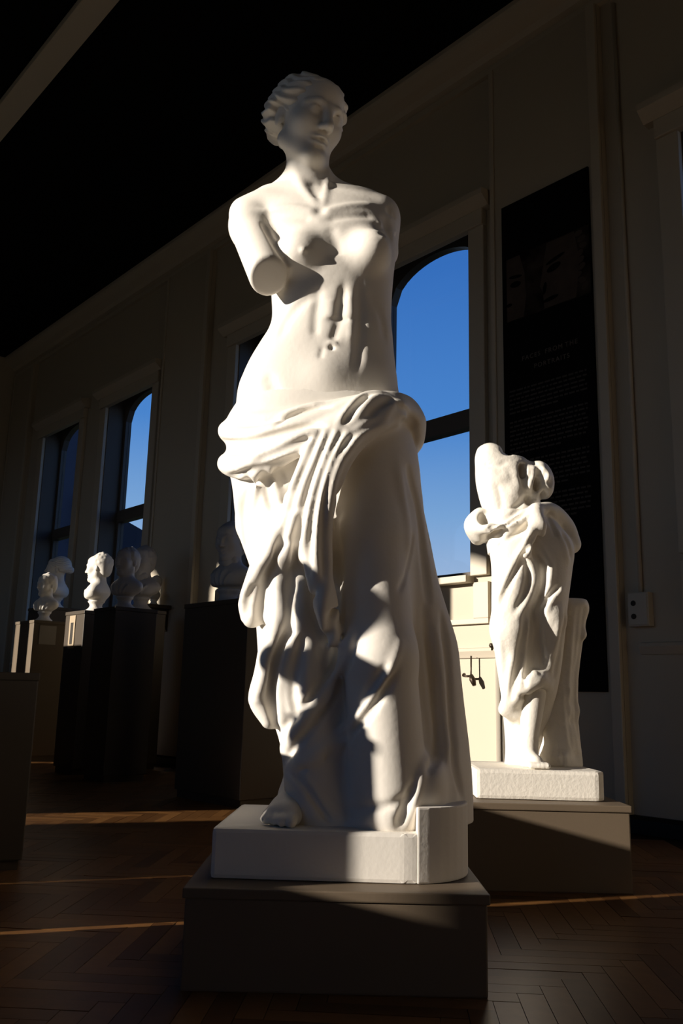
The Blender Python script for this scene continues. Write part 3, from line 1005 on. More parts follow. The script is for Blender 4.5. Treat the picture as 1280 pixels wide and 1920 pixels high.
def build_drapery():
    c = Clay((-0.42, D0 - 0.34, SL - 0.02), (0.40, D0 + 0.30, 1.30), 0.0036)
    secs = [(762, 446, 752, .01, .135), (790, 430, 770, .01, .145), (830, 425, 778, .01, .15), (880, 428, 786, .01, .15), (920, 436, 790, .02, .145), (1000, 446, 802, .03, .14),
            (1080, 472, 820, .04, .14), (1140, 478, 838, .05, .14), (1200, 482, 856, .06, .14), (1260, 486, 864, .06, .145), (1320, 496, 870, .06, .15), (1380, 520, 876, .055, .155),
            (1440, 532, 880, .05, .16), (1500, 530, 884, .045, .17), (1570, 520, 886, .045, .175)]
    c.loft([K.sec(*q) for q in secs], 0.0, 2.3)
    # advanced leg (right in the picture) and the standing leg under the cloth
    c.cone(p(672, 850, -.02), p(690, 1000, -.064), .108, .086, .05)
    c.cone(p(690, 1000, -.064), p(712, 1230, -.125), .086, .080, .04)
    c.cone(p(712, 1230, -.125), p(732, 1520, -.118), .080, .084, .03)
    c.cone(p(535, 860, -.04), p(545, 1060, -.06), .098, .078, .04)
    c.cone(p(545, 1060, -.06), p(575, 1300, -.065), .078, .066, .03)
    c.cone(p(575, 1300, -.065), p(600, 1530, -.07), .066, .075, .03)
    # rolled waistband: three rolls around the hips
    def ring(pts, r, k=.012):
        c.tube([p(*q) for q in pts], r, k, 6)
    ring([(600, 770, .155), (490, 785, .11), (443, 788, .0), (470, 790, -.095), (540, 782, -.135), (620, 765, -.145), (690, 752, -.135), (745, 752, -.08), (762, 762, .03), (700, 768, .14), (600, 770, .155)], .019)
    ring([(610, 800, .17), (480, 812, .11), (428, 808, -.005), (470, 822, -.115), (540, 806, -.16), (610, 785, -.17), (680, 762, -.16), (735, 756, -.105), (768, 778, .02), (710, 795, .15), (610, 800, .17)], .026, .014)
    ring([(610, 850, .17), (475, 860, .11), (426, 868, -.02), (462, 876, -.125), (525, 852, -.17), (580, 822, -.185), (640, 790, -.185), (700, 766, -.165), (748, 764, -.10), (776, 800, .0), (720, 840, .15), (610, 850, .17)], [.024, .024, .024, .03, .028, .024, .022, .022, .024, .026, .024, .024], .014)
    # gathered end over the far hip
    c.ell(p(770, 795, -.01), (.032, .05, .045), .02)
    c.ell(p(778, 825, .02), (.022, .045, .03), .02)
    # hanging cloth tail at the near side
    c.tube([p(520, 1000, -.16), p(495, 1060, -.12), p(478, 1120, -.06), p(472, 1160, -.05)], [.02, .03, .036, .022], .03)
    c.tube([p(468, 1135, -.03), p(466, 1155, -.02)], [.026, .02], .02)
    c.tube([p(505, 1190, -.11), p(498, 1260, -.10), p(490, 1310, -.085), p(505, 1350, -.09)], [.02, .026, .03, .02], .03)
    # rocky corner block rising from the base, far side
    c.rbox((0.235, D0 + .06, SL + .06), (.05, .12, .12), .03, .05, -.2)
    c.rbox((0.222, D0 - .02, SL + .075), (.045, .13, .055), .03, .05, -.35)
    c.ell(p(800, 1475, -.12), (.03, .05, .05), .04)
    # thick bundle of cloth thrown from the far hip across to the near knee
    c.tube([p(745, 775, -.12), p(690, 800, -.165), p(640, 850, -.19), p(607, 920, -.20), p(592, 1000, -.19), p(596, 1070, -.185), p(612, 1140, -.18), p(622, 1200, -.15)], [.026, .03, .034, .036, .034, .030, .028, .016], .025)
    c.tube([p(700, 775, -.15), p(635, 815, -.185), p(585, 880, -.19), p(555, 960, -.18), p(535, 1040, -.16)], [.022, .026, .03, .03, .024], .025)
    ln = lambda pts, a, w: K.line(c, pts, a, w)
    z2 = lambda P_: [(380 + x * .4219, 700 + y * .4219) for x, y in P_]
    z3 = lambda P_: [(380 + x * .4219, 1180 + y * .4219) for x, y in P_]
    # waistband folds
    for P_, a, w in (
            ([(90, 300), (200, 305), (330, 270), (450, 240), (540, 235)], -.012, .009),
            ([(330, 225), (400, 185), (480, 165), (560, 150)], -.014, .009),
            ([(340, 205), (420, 160), (520, 135)], .010, .009),
            ([(130, 330), (260, 320), (400, 285), (500, 255)], .010, .012),
            ([(240, 385), (330, 350), (420, 310), (480, 285)], -.016, .010),
            ([(120, 460), (220, 430), (320, 405), (410, 370)], -.016, .010),
            ([(630, 215), (680, 145), (735, 100)], -.020, .009),
            ([(600, 225), (660, 150), (720, 95), (800, 85)], .012, .009),
            ([(740, 185), (790, 140), (835, 120)], -.020, .009),
            ([(690, 190), (745, 120), (790, 100)], .012, .008),
            ([(800, 200), (850, 140), (900, 140)], .012, .010),
            ([(850, 130), (900, 160), (940, 230)], -.010, .010),
            ([(880, 210), (930, 250), (950, 330)], -.010, .010),
            ([(640, 330), (720, 250), (830, 220)], .012, .014),
            ([(620, 330), (690, 260), (790, 210)], -.012, .009)):
        ln(z2(P_), a, w)
    # the fan of folds sweeping from the far hip to the near knee
    fans = [[(500, 270), (450, 380), (400, 500), (340, 640), (300, 760), (250, 880)],
            [(545, 260), (500, 370), (455, 480), (420, 610), (390, 740), (350, 880)],
            [(590, 265), (540, 380), (500, 500), (470, 620), (450, 750), (440, 880)],
            [(640, 270), (580, 370), (540, 490), (515, 620), (505, 760), (505, 900)],
            [(690, 290), (620, 370), (580, 470), (560, 590), (555, 740), (570, 900)]]
    for f_ in fans:
        ln(z2(f_), .013, .013)
    for a_, b_ in zip(fans, fans[1:]):
        ln(z2([((x + x2) / 2, (y + y2) / 2) for (x, y), (x2, y2) in zip(a_, b_)]), -.014, .009)
    ln(z2([(735, 300), (650, 400), (610, 520), (590, 650), (600, 800), (610, 950)]), -.012, .013)
    # flat turned-over lappet on the near thigh
    ln(z2([(360, 620), (430, 610), (410, 720), (320, 790)]), -.010, .014)
    ln(z2([(435, 600), (440, 690), (420, 790)]), .010, .010)
    ln(z2([(345, 640), (300, 780), (230, 900), (180, 1000)]), .012, .014)
    # folds on the near hip
    for P_, a in (([(200, 450), (185, 560), (180, 700), (195, 800)], -.012), ([(235, 440), (230, 560), (225, 700), (240, 850)], .010), ([(270, 430), (285, 520), (310, 610)], -.009),
                  ([(320, 415), (350, 470), (385, 530)], -.009), ([(160, 480), (155, 600), (160, 720)], .008), ([(300, 430), (330, 520), (340, 600)], .007)):
        ln(z2(P_), a, .011)
    # lower folds over the standing leg
    for P_, a, w in (
            ([(230, 930), (200, 1000), (190, 1080)], -.010, .012), ([(300, 850), (270, 950), (250, 1080)], -.014, .012), ([(340, 900), (330, 1050), (320, 1180)], .012, .013),
            ([(400, 900), (390, 1050), (385, 1180)], -.016, .013), ([(450, 900), (440, 1050), (440, 1180)], .013, .013), ([(500, 960), (500, 1080), (510, 1180)], -.014, .012),
            ([(560, 930), (530, 1050), (545, 1150)], .012, .011), ([(600, 950), (570, 1080), (560, 1180)], -.020, .010), ([(640, 930), (620, 1060), (600, 1180)], .012, .010)):
        ln(z2(P_), a, w)
    for P_, a, w in (
            ([(330, 0), (290, 120), (265, 230), (240, 310)], .014, .012), ([(370, 0), (320, 140), (300, 280), (320, 420)], -.016, .011), ([(410, 20), (370, 150), (345, 280), (360, 420)], .013, .012),
            ([(450, 0), (420, 150), (400, 290), (420, 380)], -.014, .011), ([(500, 0), (470, 160), (455, 300), (440, 400)], .010, .012),
            ([(550, 0), (530, 120), (545, 220)], -.018, .011), ([(600, 0), (560, 100), (550, 200)], .010, .009),
            # two long swags from the advanced knee to the near ankle
            ([(655, 20), (615, 140), (560, 260), (480, 370), (400, 470), (350, 540)], .018, .013), ([(690, 20), (650, 150), (590, 280), (510, 400), (430, 500), (370, 580)], -.016, .010),
            ([(620, 20), (580, 140), (520, 250), (440, 350), (370, 430)], -.016, .011),
            ([(880, 60), (830, 180), (770, 270), (690, 370), (610, 460), (520, 540), (400, 610)], .011, .012), ([(860, 190), (810, 270), (740, 370), (660, 470), (560, 560), (430, 630)], -.014, .010),
            ([(820, 160), (760, 250), (680, 350), (610, 430)], -.012, .011),
            ([(400, 580), (480, 590), (560, 550), (640, 480)], .010, .012),
            # hem around the near foot
            ([(370, 650), (430, 700), (470, 780), (520, 850)], .014, .012), ([(400, 640), (460, 700), (510, 780), (570, 860)], -.012, .009), ([(440, 650), (500, 720), (560, 800), (640, 860)], .010, .011),
            ([(520, 870), (620, 875), (720, 870)], .010, .010), ([(640, 800), (740, 790), (840, 780), (900, 740)], -.006, .012),
            ([(940, 680), (900, 790), (870, 870)], -.014, .012), ([(980, 620), (950, 720), (930, 820)], .012, .012),
            # the far side sheet behind the leg
            ([(985, -100), (1010, 120), (1030, 330), (1045, 520), (1000, 640)], -.018, .014), ([(1060, -60), (1085, 150), (1100, 400), (1120, 600), (1150, 740)], -.014, .012),
            ([(1030, 0), (1055, 200), (1070, 420), (1085, 580)], .012, .013)):
        ln(z3(P_), a, w)
    ln([(765, 880), (785, 960), (795, 1050), (802, 1130)], -.016, .013)
    ln([(745, 870), (760, 960), (765, 1040)], .006, .016)
    ln([(775, 1000), (765, 1060), (745, 1110)], -.006, .010)
    # folds on the sides and back so the cloth reads all round
    rn = random.Random(11)
    for i in range(15):
        w = math.pi * (i / 14) - 0.1
        cu, cdp = 0.02 + .0 * i, D0 + .03
        P_ = []
        for j in range(6):
            z = 1.02 - j * .13
            r = (.19 + .012 * j)
            a = w + rn.uniform(-.05, .05) + .05 * j * math.cos(w)
            P_.append((cu + .015 * j + r * math.cos(a) * .95, cdp + .0 + r * math.sin(a) * .92, z))
        c.stroke(P_, (.014 if i % 2 else -.014), .016)
    c.flat_cut(SL - .004)
    link('drapery', c.mesh('drapery', ORG), M_PLASTER, statue)


def build_foot(parent, o, ang, s, z0, m):
    """bare foot with five toes pointing along ang (0 = right, -90 deg = toward the viewer)"""
    c = Clay((o[0] - .17 * s, o[1] - .17 * s, z0 - .01), (o[0] + .17 * s, o[1] + .17 * s, z0 + .16 * s), 0.004)
    f = np.array([math.cos(ang), math.sin(ang), 0])
    e = np.array([-f[1], f[0], 0])
    L = lambda a, b, z: np.array([o[0], o[1], z0]) + (f * a + e * b) * s + np.array([0, 0, z * s])
    c.cone(L(-.09, 0, .035), L(.045, .0, .022), .036 * s, .026 * s, .03)
    c.cone(L(-.07, 0, .05), L(-.08, 0, .10), .036 * s, .034 * s, .03)
    c.cone(L(-.05, .0, .06), L(.05, .02, .02), .026 * s, .022 * s, .03)
    c.cone(L(.0, -.02, .025), L(.05, -.028, .018), .024 * s, .018 * s, .03)
    for i, (b, ln_, r) in enumerate(((.03, .105, .0145), (.009, .108, .0115), (-.010, .10, .0105), (-.027, .09, .010), (-.042, .076, .0095))):
        c.cone(L(.05, b * .95, .018), L(ln_ - .02, b, .017), r * s, r * s * 1.0, .006)
        c.ell(L(ln_ - .012, b, .012), r * s * .95, .004)
    c.flat_cut(z0)
    link('foot', c.mesh('foot', ORG if parent is statue else parent['org']), m, parent)


build_figure()
build_drapery()
fo = p(540, 1520, -.09)
build_foot(statue, (fo[0], fo[1]), math.radians(-101), 0.92, SL, M_PLASTER)


# ------------------------------------------------------------------ second statue, headless, by the banner
D2 = 3.08
Z2 = 0.253
K2 = Sculpt(D2)
p2 = K2.p
ORG2 = np.array([0.64, D2, Z2])
plinth2 = tag(empty('display_plinth', hd(0.62, 3.1, 0), ROTH), 'low brown box plinth under the headless statue beside the banner', 'plinth')
bx('body', M_PLINTH, plinth2, -0.282, 0.278, -0.30, 0.26, 0.0, Z2 - 0.02, 0.004)
bx('top_board', M_PLINTH, plinth2, -0.287, 0.283, -0.305, 0.265, Z2 - 0.02, Z2, 0.003)
statue2 = tag(empty('headless_statue', hd(ORG2[0], ORG2[1], Z2), ROTH),
              'smaller white plaster statue of a headless draped figure in front of the banner', 'statue')
statue2['org'] = [float(v) for v in ORG2]
S2 = 0.345
MB().prism([(-0.195, -0.19), (0.19, -0.20), (0.215, -0.17), (0.205, 0.16), (-0.185, 0.17)], 'z', 0.0, S2 - Z2).build('base_slab', M_PLASTER2, statue2, 0.012)


def build_second():
    c = Clay((0.38, D2 - 0.20, 1.02), (0.88, D2 + 0.18, 1.56), 0.005)
    secs = [(846, 898, 955, .01, .05), (862, 893, 985, .0, .062), (885, 891, 1003, .0, .075), (910, 893, 1012, .0, .08), (940, 900, 1012, .0, .08), (965, 908, 1015, .0, .078), (1000, 910, 1030, .0, .085), (1040, 915, 1040, 0, .09)]
    c.loft([K2.sec(*q) for q in secs], 0, 2.3)
    c.ell(p2(918, 855, 0), (.045, .05, .048), .03)
    c.ell(p2(948, 850, -.03), (.025, .03, .028), .012, sub=True)
    c.ell(p2(962, 848, -.01), (.035, .045, .030), .012, sub=True)
    # draped shoulder and broken arm on the far side
    c.ell(p2(1008, 895, .0), (.05, .06, .06), .03)
    c.ell(p2(1022, 910, -.01), (.03, .05, .05), .02)
    ln = lambda pts, a, w: K2.line(c, pts, a, w)
    ln([(985, 872), (978, 890), (984, 912), (990, 925)], -.022, .012)
    ln([(998, 872), (1000, 890), (994, 908), (988, 920)], .016, .009)
    ln([(1008, 880), (1008, 900), (1000, 930)], -.022, .012)
    ln([(1016, 876), (1026, 888), (1028, 904)], .014, .009)
    ln([(965, 880), (970, 910), (962, 930)], .006, .02)
    ln([(905, 872), (930, 874), (950, 866)], -.005, .012)
    ln([(988, 925), (975, 945), (960, 955)], -.010, .012)
    rn = random.Random(8)
    for i in range(26):
        w = K2.on(c, rn.uniform(978, 1036), rn.uniform(862, 940))
        if w is not None:
            c.stroke([w], rn.uniform(-.016, .012), rn.uniform(.007, .014))
    for q_ in ((977, 884, .016, .03), (1004, 908, .014, .026), (990, 938, .016, .02), (1018, 930, .012, .018)):
        w = K2.on(c, q_[0], q_[1])
        if w is not None:
            c.ell(w, (q_[2], .03, q_[3]), .010, sub=True)
    ln([(915, 888), (935, 896), (955, 890)], .006, .022)
    ln([(930, 905), (938, 935), (940, 960)], -.004, .014)
    ln([(958, 905), (955, 935), (958, 955)], .004, .018)
    c.flat_cut(1.06)
    fig = link('figure', c.mesh('figure', ORG2), M_PLASTER2, statue2)

    c = Clay((0.36, D2 - 0.24, S2 - 0.02), (0.92, D2 + 0.24, 1.34), 0.005)
    secs = [(962, 912, 1022, .0, .085), (985, 906, 1045, .0, .10), (1010, 910, 1066, .01, .11), (1035, 918, 1074, .01, .115), (1070, 926, 1070, .015, .11), (1130, 930, 1062, .02, .105),
            (1200, 930, 1056, .03, .10), (1260, 934, 1048, .03, .10), (1320, 942, 1036, .04, .09), (1400, 948, 1020, .06, .075), (1450, 945, 1020, .06, .08)]
    c.loft([K2.sec(*q) for q in secs], 0, 2.3)
    # two legs under the cloth
    c.cone(p2(962, 1040, -.03), p2(957, 1180, -.07), .075, .065, .03)
    c.cone(p2(957, 1180, -.07), p2(968, 1330, -.03), .065, .045, .03)
    c.cone(p2(1030, 1050, -.02), p2(1030, 1160, -.05), .06, .05, .03)
    c.cone(p2(1030, 1160, -.05), p2(1015, 1290, -.02), .05, .042, .03)
    # cloth roll at the near hip, drawn round the waist to a knot
    c.tube([p2(895, 1008, .06), p2(889, 985, .0), p2(912, 990, -.08), p2(950, 985, -.11), p2(985, 970, -.11), p2(1005, 955, -.09)], [.028, .036, .020, .008, .008, .014], .02)
    c.ell(p2(899, 984, .0), (.036, .055, .062), .03)
    c.ell(p2(908, 972, -.065), (.020, .035, .034), .012, sub=True)
    for a_, b_ in ((958, 972), (968, 985), (978, 998)):
        K2.line(c, [(985, a_ - 4), (960, a_ + 8), (932, b_ + 10), (915, b_ + 22)], -.013, .010)
        K2.line(c, [(986, a_ + 2), (962, a_ + 14), (934, b_ + 17), (916, b_ + 28)], .010, .010)
    c.tube([p2(1005, 955, -.09), p2(1035, 955, -.04), p2(1060, 985, .02), p2(1070, 1020, .04)], [.022, .022, .03, .036], .02)
    c.tube([p2(1005, 962, -.1), p2(1012, 985, -.12), p2(1016, 1000, -.12)], [.022, .024, .012], .014)
    c.tube([p2(1002, 965, -.1), p2(996, 1000, -.13), p2(985, 1040, -.13)], [.014, .02, .014], .02)
    # lifted hem over the knees
    c.tube([p2(945, 1330, -.05), p2(970, 1300, -.09), p2(1005, 1275, -.10), p2(1022, 1285, -.07)], [.02, .028, .03, .018], .03)
    z8 = lambda P_: [(860 + x * .203, 800 + y * .203) for x, y in P_]
    z4 = lambda P_: [(820 + x * .40625, 780 + y * .40625) for x, y in P_]
    ln = lambda pts, a, w: K2.line(c, pts, a, w)
    for P_, a, w in (
            ([(700, 1000), (640, 1100), (560, 1250), (480, 1420), (400, 1600), (340, 1780)], -.020, .011),
            ([(660, 960), (600, 1080), (520, 1240), (430, 1420), (350, 1600)], .013, .012),
            ([(690, 1090), (730, 1190), (790, 1290), (780, 1500), (720, 1640), (620, 1760)], -.022, .011),
            ([(720, 1060), (790, 1180), (850, 1290), (830, 1450), (780, 1600)], .014, .011),
            ([(920, 1480), (830, 1570), (770, 1680)], -.020, .010), ([(960, 1500), (860, 1600), (800, 1720)], .013, .011),
            ([(640, 1130), (680, 1300), (690, 1450), (620, 1640), (540, 1760)], .013, .013), ([(620, 1250), (640, 1400), (600, 1560), (520, 1700)], -.012, .013),
            ([(600, 830), (480, 880), (360, 940), (290, 980)], -.012, .010), ([(620, 860), (520, 930), (400, 980), (300, 1010)], .012, .010), ([(640, 880), (560, 980), (450, 1040)], -.010, .010),
            ([(390, 1080), (350, 1180), (320, 1300)], -.010, .011), ([(860, 760), (900, 850), (940, 900)], .012, .010), ([(820, 800), (860, 920), (900, 1020)], -.012, .010),
            ([(900, 950), (960, 1080), (1000, 1250)], .010, .012), ([(950, 980), (1010, 1100), (1040, 1220)], -.010, .012)):
        ln(z8(P_), a, w)
    for P_, a, w in (
            ([(410, 900), (400, 1000), (370, 1150), (340, 1300)], -.020, .013), ([(440, 880), (430, 1000), (420, 1150), (400, 1250)], -.016, .012), ([(470, 880), (490, 1000), (500, 1110)], .014, .010),
            ([(480, 900), (480, 1020), (490, 1120), (470, 1190)], -.020, .012), ([(300, 900), (290, 1050), (300, 1200)], .010, .013), ([(350, 1100), (330, 1220), (310, 1320)], .010, .012),
            ([(560, 950), (540, 1050), (510, 1110)], .012, .012), ([(590, 900), (570, 1050), (540, 1200)], -.014, .012), ([(400, 1230), (440, 1200), (500, 1190)], .012, .010),
            ([(390, 1290), (430, 1290), (490, 1270)], -.014, .012)):
        ln(z4(P_), a, w)
    # hollow behind the forward shin
    c.ell(p2(966, 1395, -.06), (.018, .09, .07), .02, sub=True)
    c.flat_cut(S2 - .003)
    link('drapery', c.mesh('drapery', ORG2), M_PLASTER2, statue2)
    # forward shin
    c = Clay((0.50, D2 - 0.26, S2 - 0.01), (0.84, D2 + 0.1, 0.78), 0.0045)
    c.cone(p2(1000, 1300, -.06), p2(990, 1400, -.07), .042, .028, .02)
    c.cone(p2(990, 1400, -.07), p2(988, 1425, -.075), .028, .026, .02)
    # foot pointing to the viewer and right
    a, b = p2(986, 1425, -.06), p2(1006, 1441, -.15)
    a[2], b[2] = S2 + .035, S2 + .020
    c.cone(a, b, .032, .022, .02)
    f = (b - a) / np.linalg.norm(b - a)
    e = np.cross(f, [0, 0, 1.0])
    for i, q in enumerate((-.022, -.009, .003, .014, .024)):
        t0 = b + e * q
        t1 = b + e * q * 1.1 + f * (.034 - .004 * i)
        t0[2], t1[2] = S2 + .015, S2 + .012
        c.cone(t0, t1, .0105, .0095, .005)
    c.flat_cut(S2)
    link('foot', c.mesh('foot', ORG2), M_PLASTER2, statue2)
    # tree-stump support behind the far leg
    c = Clay((0.60, D2 - 0.10, S2 - 0.01), (0.96, D2 + 0.24, 1.04), 0.006)
    c.tube([p2(1040, 1440, .05), p2(1042, 1350, .05), p2(1048, 1270, .06), p2(1058, 1200, .06), p2(1066, 1140, .06)], [.095, .075, .065, .062, .066], .02)
    c.ell(p2(1085, 1140, .04), (.03, .04, .035), .02)
    rn = random.Random(21)
    for x_ in (1048, 1060, 1072, 1084, 1095):
        K2.line(c, [(x_, 1140), (x_ - 8 + rn.uniform(-5, 5), 1220), (x_ - 10, 1300), (x_ - 4 + rn.uniform(-6, 6), 1400)], -.014, .012)
    for i in range(60):
        w = K2.on(c, rn.uniform(1020, 1110), rn.uniform(1130, 1430))
        if w is not None:
            c.stroke([w], rn.uniform(-.013, .011), rn.uniform(.012, .022))
    c.flat_cut(p2(1085, 1124, .05)[2], False)
    c.flat_cut(S2 - .003)
    link('tree_stump', c.mesh('tree_stump', ORG2), M_PLASTER2, statue2)


build_second()

# ------------------------------------------------------------------ plaster busts
BUST = {}


def bust_meshes(style, seed):
    key = (style, seed)
    if key in BUST:
        return BUST[key]
    h = 0.0062
    rn = random.Random(seed)
    ho = np.array([0, 0, 0.385])
    axs = head_axes(rn.uniform(-.25, .25), rn.uniform(-.08, .05), rn.uniform(-.06, .06))
    c = Clay((-0.25, -0.2, 0.08), (0.25, 0.2, 0.56), h)
    sculpt_head(c, ho, axs, 1.0)
    c.cone((0, .01, .34), (0, .015, .22), .052, .06, .03)
    if style == 'bun':
        c.ell((0, .02, .17), (.155, .085, .085), .04)
        c.ell((-.05, -.05, .15), .045, .04)
        c.ell((.05, -.05, .15), .045, .04)
    else:
        c.ell((0, .015, .18), (.15, .085, .075), .04)
        c.ell((0, -.03, .14), (.10, .06, .075), .04)
    for i in range(9):
        x = -.12 + .03 * i
        c.stroke([(x, -.07, .22 - abs(x) * .3), (x * .7, -.09, .16), (x * .35, -.08, .10)], .010 if i % 2 else -.010, .012)
    c.ell((0, .0, .07), (.30, .30, .045), .02, sub=True)
    c.cone((0, .01, .13), (0, .01, .095), .075, .06, .02)
    m1 = c.mesh('bust', (0, 0, 0))
    hc = Clay(ho - .17, ho + .17, h)
    sculpt_hair(hc, ho, axs, 1.0, style, seed)
    m2 = hc.mesh('hair', (0, 0, 0))
    b = MB().lathe([(.085, 0), (.085, .02), (.075, .025), (.055, .045), (.05, .06), (.056, .078), (.068, .09), (.066, .10)], 28)
    m3 = bpy.data.meshes.new('socle')
    m3.from_pydata(b.v, [], b.f)
    BUST[key] = (m1, m2, m3)
    return BUST[key]


def bust(style, seed, loc, rz, label, m, s=1.0, group='plaster portrait busts on pedestals'):
    t = tag(empty('portrait_bust', loc, rz), label, 'bust', group)
    t.scale = (s, s, s)
    m1, m2, m3 = bust_meshes(style, seed)
    for nm, me in (('bust', m1), ('hair', m2), ('socle', m3)):
        o = bpy.data.objects.new(nm, me)
        COL.objects.link(o)
        if not me.materials:
            me.materials.append(m)
        o.parent = t
        o.material_slots[0].link = 'OBJECT'
        o.material_slots[0].material = m
        if nm == 'socle':
            me.polygons.foreach_set('use_smooth', [True] * len(me.polygons))
    return t


def pedestal(x0, x1, y0, y1, h, label, m=None, rz=0.0, card=None, group='box pedestals along the window wall'):
    cx, cy = (x0 + x1) / 2, (y0 + y1) / 2
    t = tag(empty('bust_pedestal', (cx, cy, 0), rz), label, 'pedestal', group)
    a, b = (x1 - x0) / 2, (y1 - y0) / 2
    m = m or M_PED
    bx('shaft', m, t, -a, a, -b, b, 0.04, h - 0.025, 0.004)
    bx('foot_board', m, t, -a + .012, a - .012, -b + .012, b - .012, 0.0, 0.04)
    bx('top_board', m, t, -a - .004, a + .004, -b - .004, b + .004, h - 0.025, h, 0.003)
    if card == 'x':      # caption card on the side facing +x
        c = bx('caption_card', M_CARD, t, a, a + .004, -b + .05, -b + .19, h - .19, h - .04)
    if card == 'y':
        c = bx('caption_card', M_PEDTAN, t, -a + .08, -a + .17, -b - .005, -b, h - .26, h - .03)
        bx('print_block', M_CARDDARK, c, -a + .105, -a + .145, -b - .0065, -b - .005, h - .23, h - .08)
    return t


R_ = math.radians
# row in view
pedestal(-7.33, -6.95, 2.84, 3.16, 1.10, 'brown pedestal with a sunlit tan side, behind the low pedestal at the left edge', M_PEDMID, 0, 'x')
pedestal(-6.05, -5.75, 2.70, 3.05, 1.10, 'dark pedestal under the bright bald profile bust', M_PED, 0, 'y')
pedestal(-5.50, -5.20, 2.65, 2.95, 1.09, 'dark pedestal under the shaded bust right of the bright profile bust', M_PED, 0)
pedestal(-4.36, -3.74, 2.65, 3.20, 1.05, 'wide black pedestal partly hidden behind the tall statue', M_PED, 0)
lowp = tag(empty('low_pedestal', hd(-1.324, 3.072, 0), ROTH + math.radians(19.5)), 'low dark box pedestal cut off by the left edge of the picture', 'pedestal', 'box pedestals along the window wall')
bx('shaft', M_PED, lowp, -0.282, 0.282, -0.24, 0.24, 0.03, 0.585, 0.004)
bx('foot_board', M_PED, lowp, -0.27, 0.27, -0.228, 0.228, 0.0, 0.03)
bx('top_board', M_PED, lowp, -0.285, 0.285, -0.243, 0.243, 0.585, 0.61, 0.003)

bust('short', 4, (-7.10, 2.98, 1.10), R_(25), 'white bust with a round head shadow across its face, on the leftmost tall pedestal', M_PLASTER2, 0.8)
pedestal(-7.89, -7.51, 3.16, 3.48, 1.27, 'pedestal hidden behind the leftmost bust pedestal', M_PED, 0)
bust('bun', 2, (-7.70, 3.32, 1.27), R_(-50), 'half shaded white bust standing behind the leftmost bust', M_PLASTER2, 0.95)
bust('short', 7, (-5.92, 2.86, 1.10), R_(-48), 'bright sunlit bust in profile facing left on a small round socle', M_PLASTER2, 0.86)
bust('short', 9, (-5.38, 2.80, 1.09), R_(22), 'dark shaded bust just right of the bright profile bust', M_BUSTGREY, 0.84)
pedestal(-6.23, -5.93, 3.16, 3.44, 1.16, 'pedestal by the wall behind the shaded bust', M_PED, 0)
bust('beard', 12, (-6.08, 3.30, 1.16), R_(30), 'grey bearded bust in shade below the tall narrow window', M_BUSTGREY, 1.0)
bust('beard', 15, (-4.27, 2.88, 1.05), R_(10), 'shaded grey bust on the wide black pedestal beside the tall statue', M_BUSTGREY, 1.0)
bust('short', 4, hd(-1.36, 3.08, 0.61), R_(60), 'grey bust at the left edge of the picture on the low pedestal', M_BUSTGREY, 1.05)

# small head on a wall bracket
br = tag(empty('wall_bracket', (-6.36, YW, 1.10)), 'dark wall bracket holding a small sunlit plaster head', 'bracket')
bx('shelf', M_PED, br, -0.13, 0.13, -0.24, 0.0, 0.11, 0.14, 0.004)
MB().prism([(0, 0.11), (-0.21, 0.11), (-0.20, 0.06), (-0.12, 0.02), (-0.05, -0.06), (0, -0.10)], 'x', -0.09, 0.09).build('corbel', M_PED, br)
bust('short', 7, (-6.36, YW - 0.13, 1.24), R_(-30), 'small sunlit head on the wall bracket between window and black pedestal', M_PLASTER2, 0.48)

# ------------------------------------------------------------------ unseen pedestals and busts left of the picture, placed to cast shade
SHADE = [(-2.02, 0.0, 0.10, 0.84, 'short', 20, 'slender'), (-4.79, 1.15, 0.72, 1.98, None, 12, 'first'), (-5.42, 1.15, 0.50, 1.15, 'bun', 2, 'second'), (-6.02, 1.20, 0.50, 1.45, 'short', 9, 'third'),
         (-7.05, 1.25, 0.55, 1.0, 'short', 7, 'fourth'), (-6.52, 1.25, 0.46, 1.2, None, 7, 'gap-filling'), (-7.76, 1.35, 0.14, 1.58, 'short', 4, 'fifth'), (-8.6, 1.45, 0.60, 1.12, 'bun', 2, 'last')]
for x, y, w, h, st, sd_, nth in SHADE:
    pedestal(x - w / 2, x + w / 2, y - min(w / 2, .2), y + min(w / 2, .2), h, nth + ' unseen pedestal on the sunny side, placed to cast shade', M_PED, 0, None, 'unseen shading pedestals')
    if st:
        bust(st, sd_, (x, y, h), R_(180), 'plaster bust on the %s pedestal outside the picture, placed to cast shade' % nth, M_PLASTER2, 0.66 if nth in ('slender', 'fifth') else 1.0, 'unseen shading busts')
for x, y, a, b, rz, nth in ((-2.10, -0.62, .32, .22, 0, 'nearest'), (-2.573, 0.66, .27, .20, -22.8, 'farthest'), (-2.112, 0.467, .20, .20, -22.8, 'third')):  # low blocks added to shade the plinths and leave thin sun stripes
    t = tag(empty('low_pedestal', (x, y, 0), R_(rz)), nth + ' low box pedestal added outside the picture to shade floor and plinths', 'pedestal', 'added low shading pedestals')
    bx('shaft', M_PED, t, -a, a, -b, b, 0.03, 0.585, 0.004)
    bx('foot_board', M_PED, t, -a + .012, a - .012, -b + .012, b - .012, 0, 0.03)
    bx('top_board', M_PED, t, -a - .003, a + .003, -b - .003, b + .003, 0.585, 0.61, 0.003)

# ------------------------------------------------------------------ banner on the pilaster
bn = tag(empty('exhibition_banner', (-2.567, YW - 0.04, 0.606)), 'tall black exhibition banner with small white text behind the headless statue', 'banner')
BWD, BH = 0.565, 2.69
bx('panel', M_POSTER, bn, -BWD / 2, BWD / 2, -0.014, 0.0, 0, BH, 0.002)


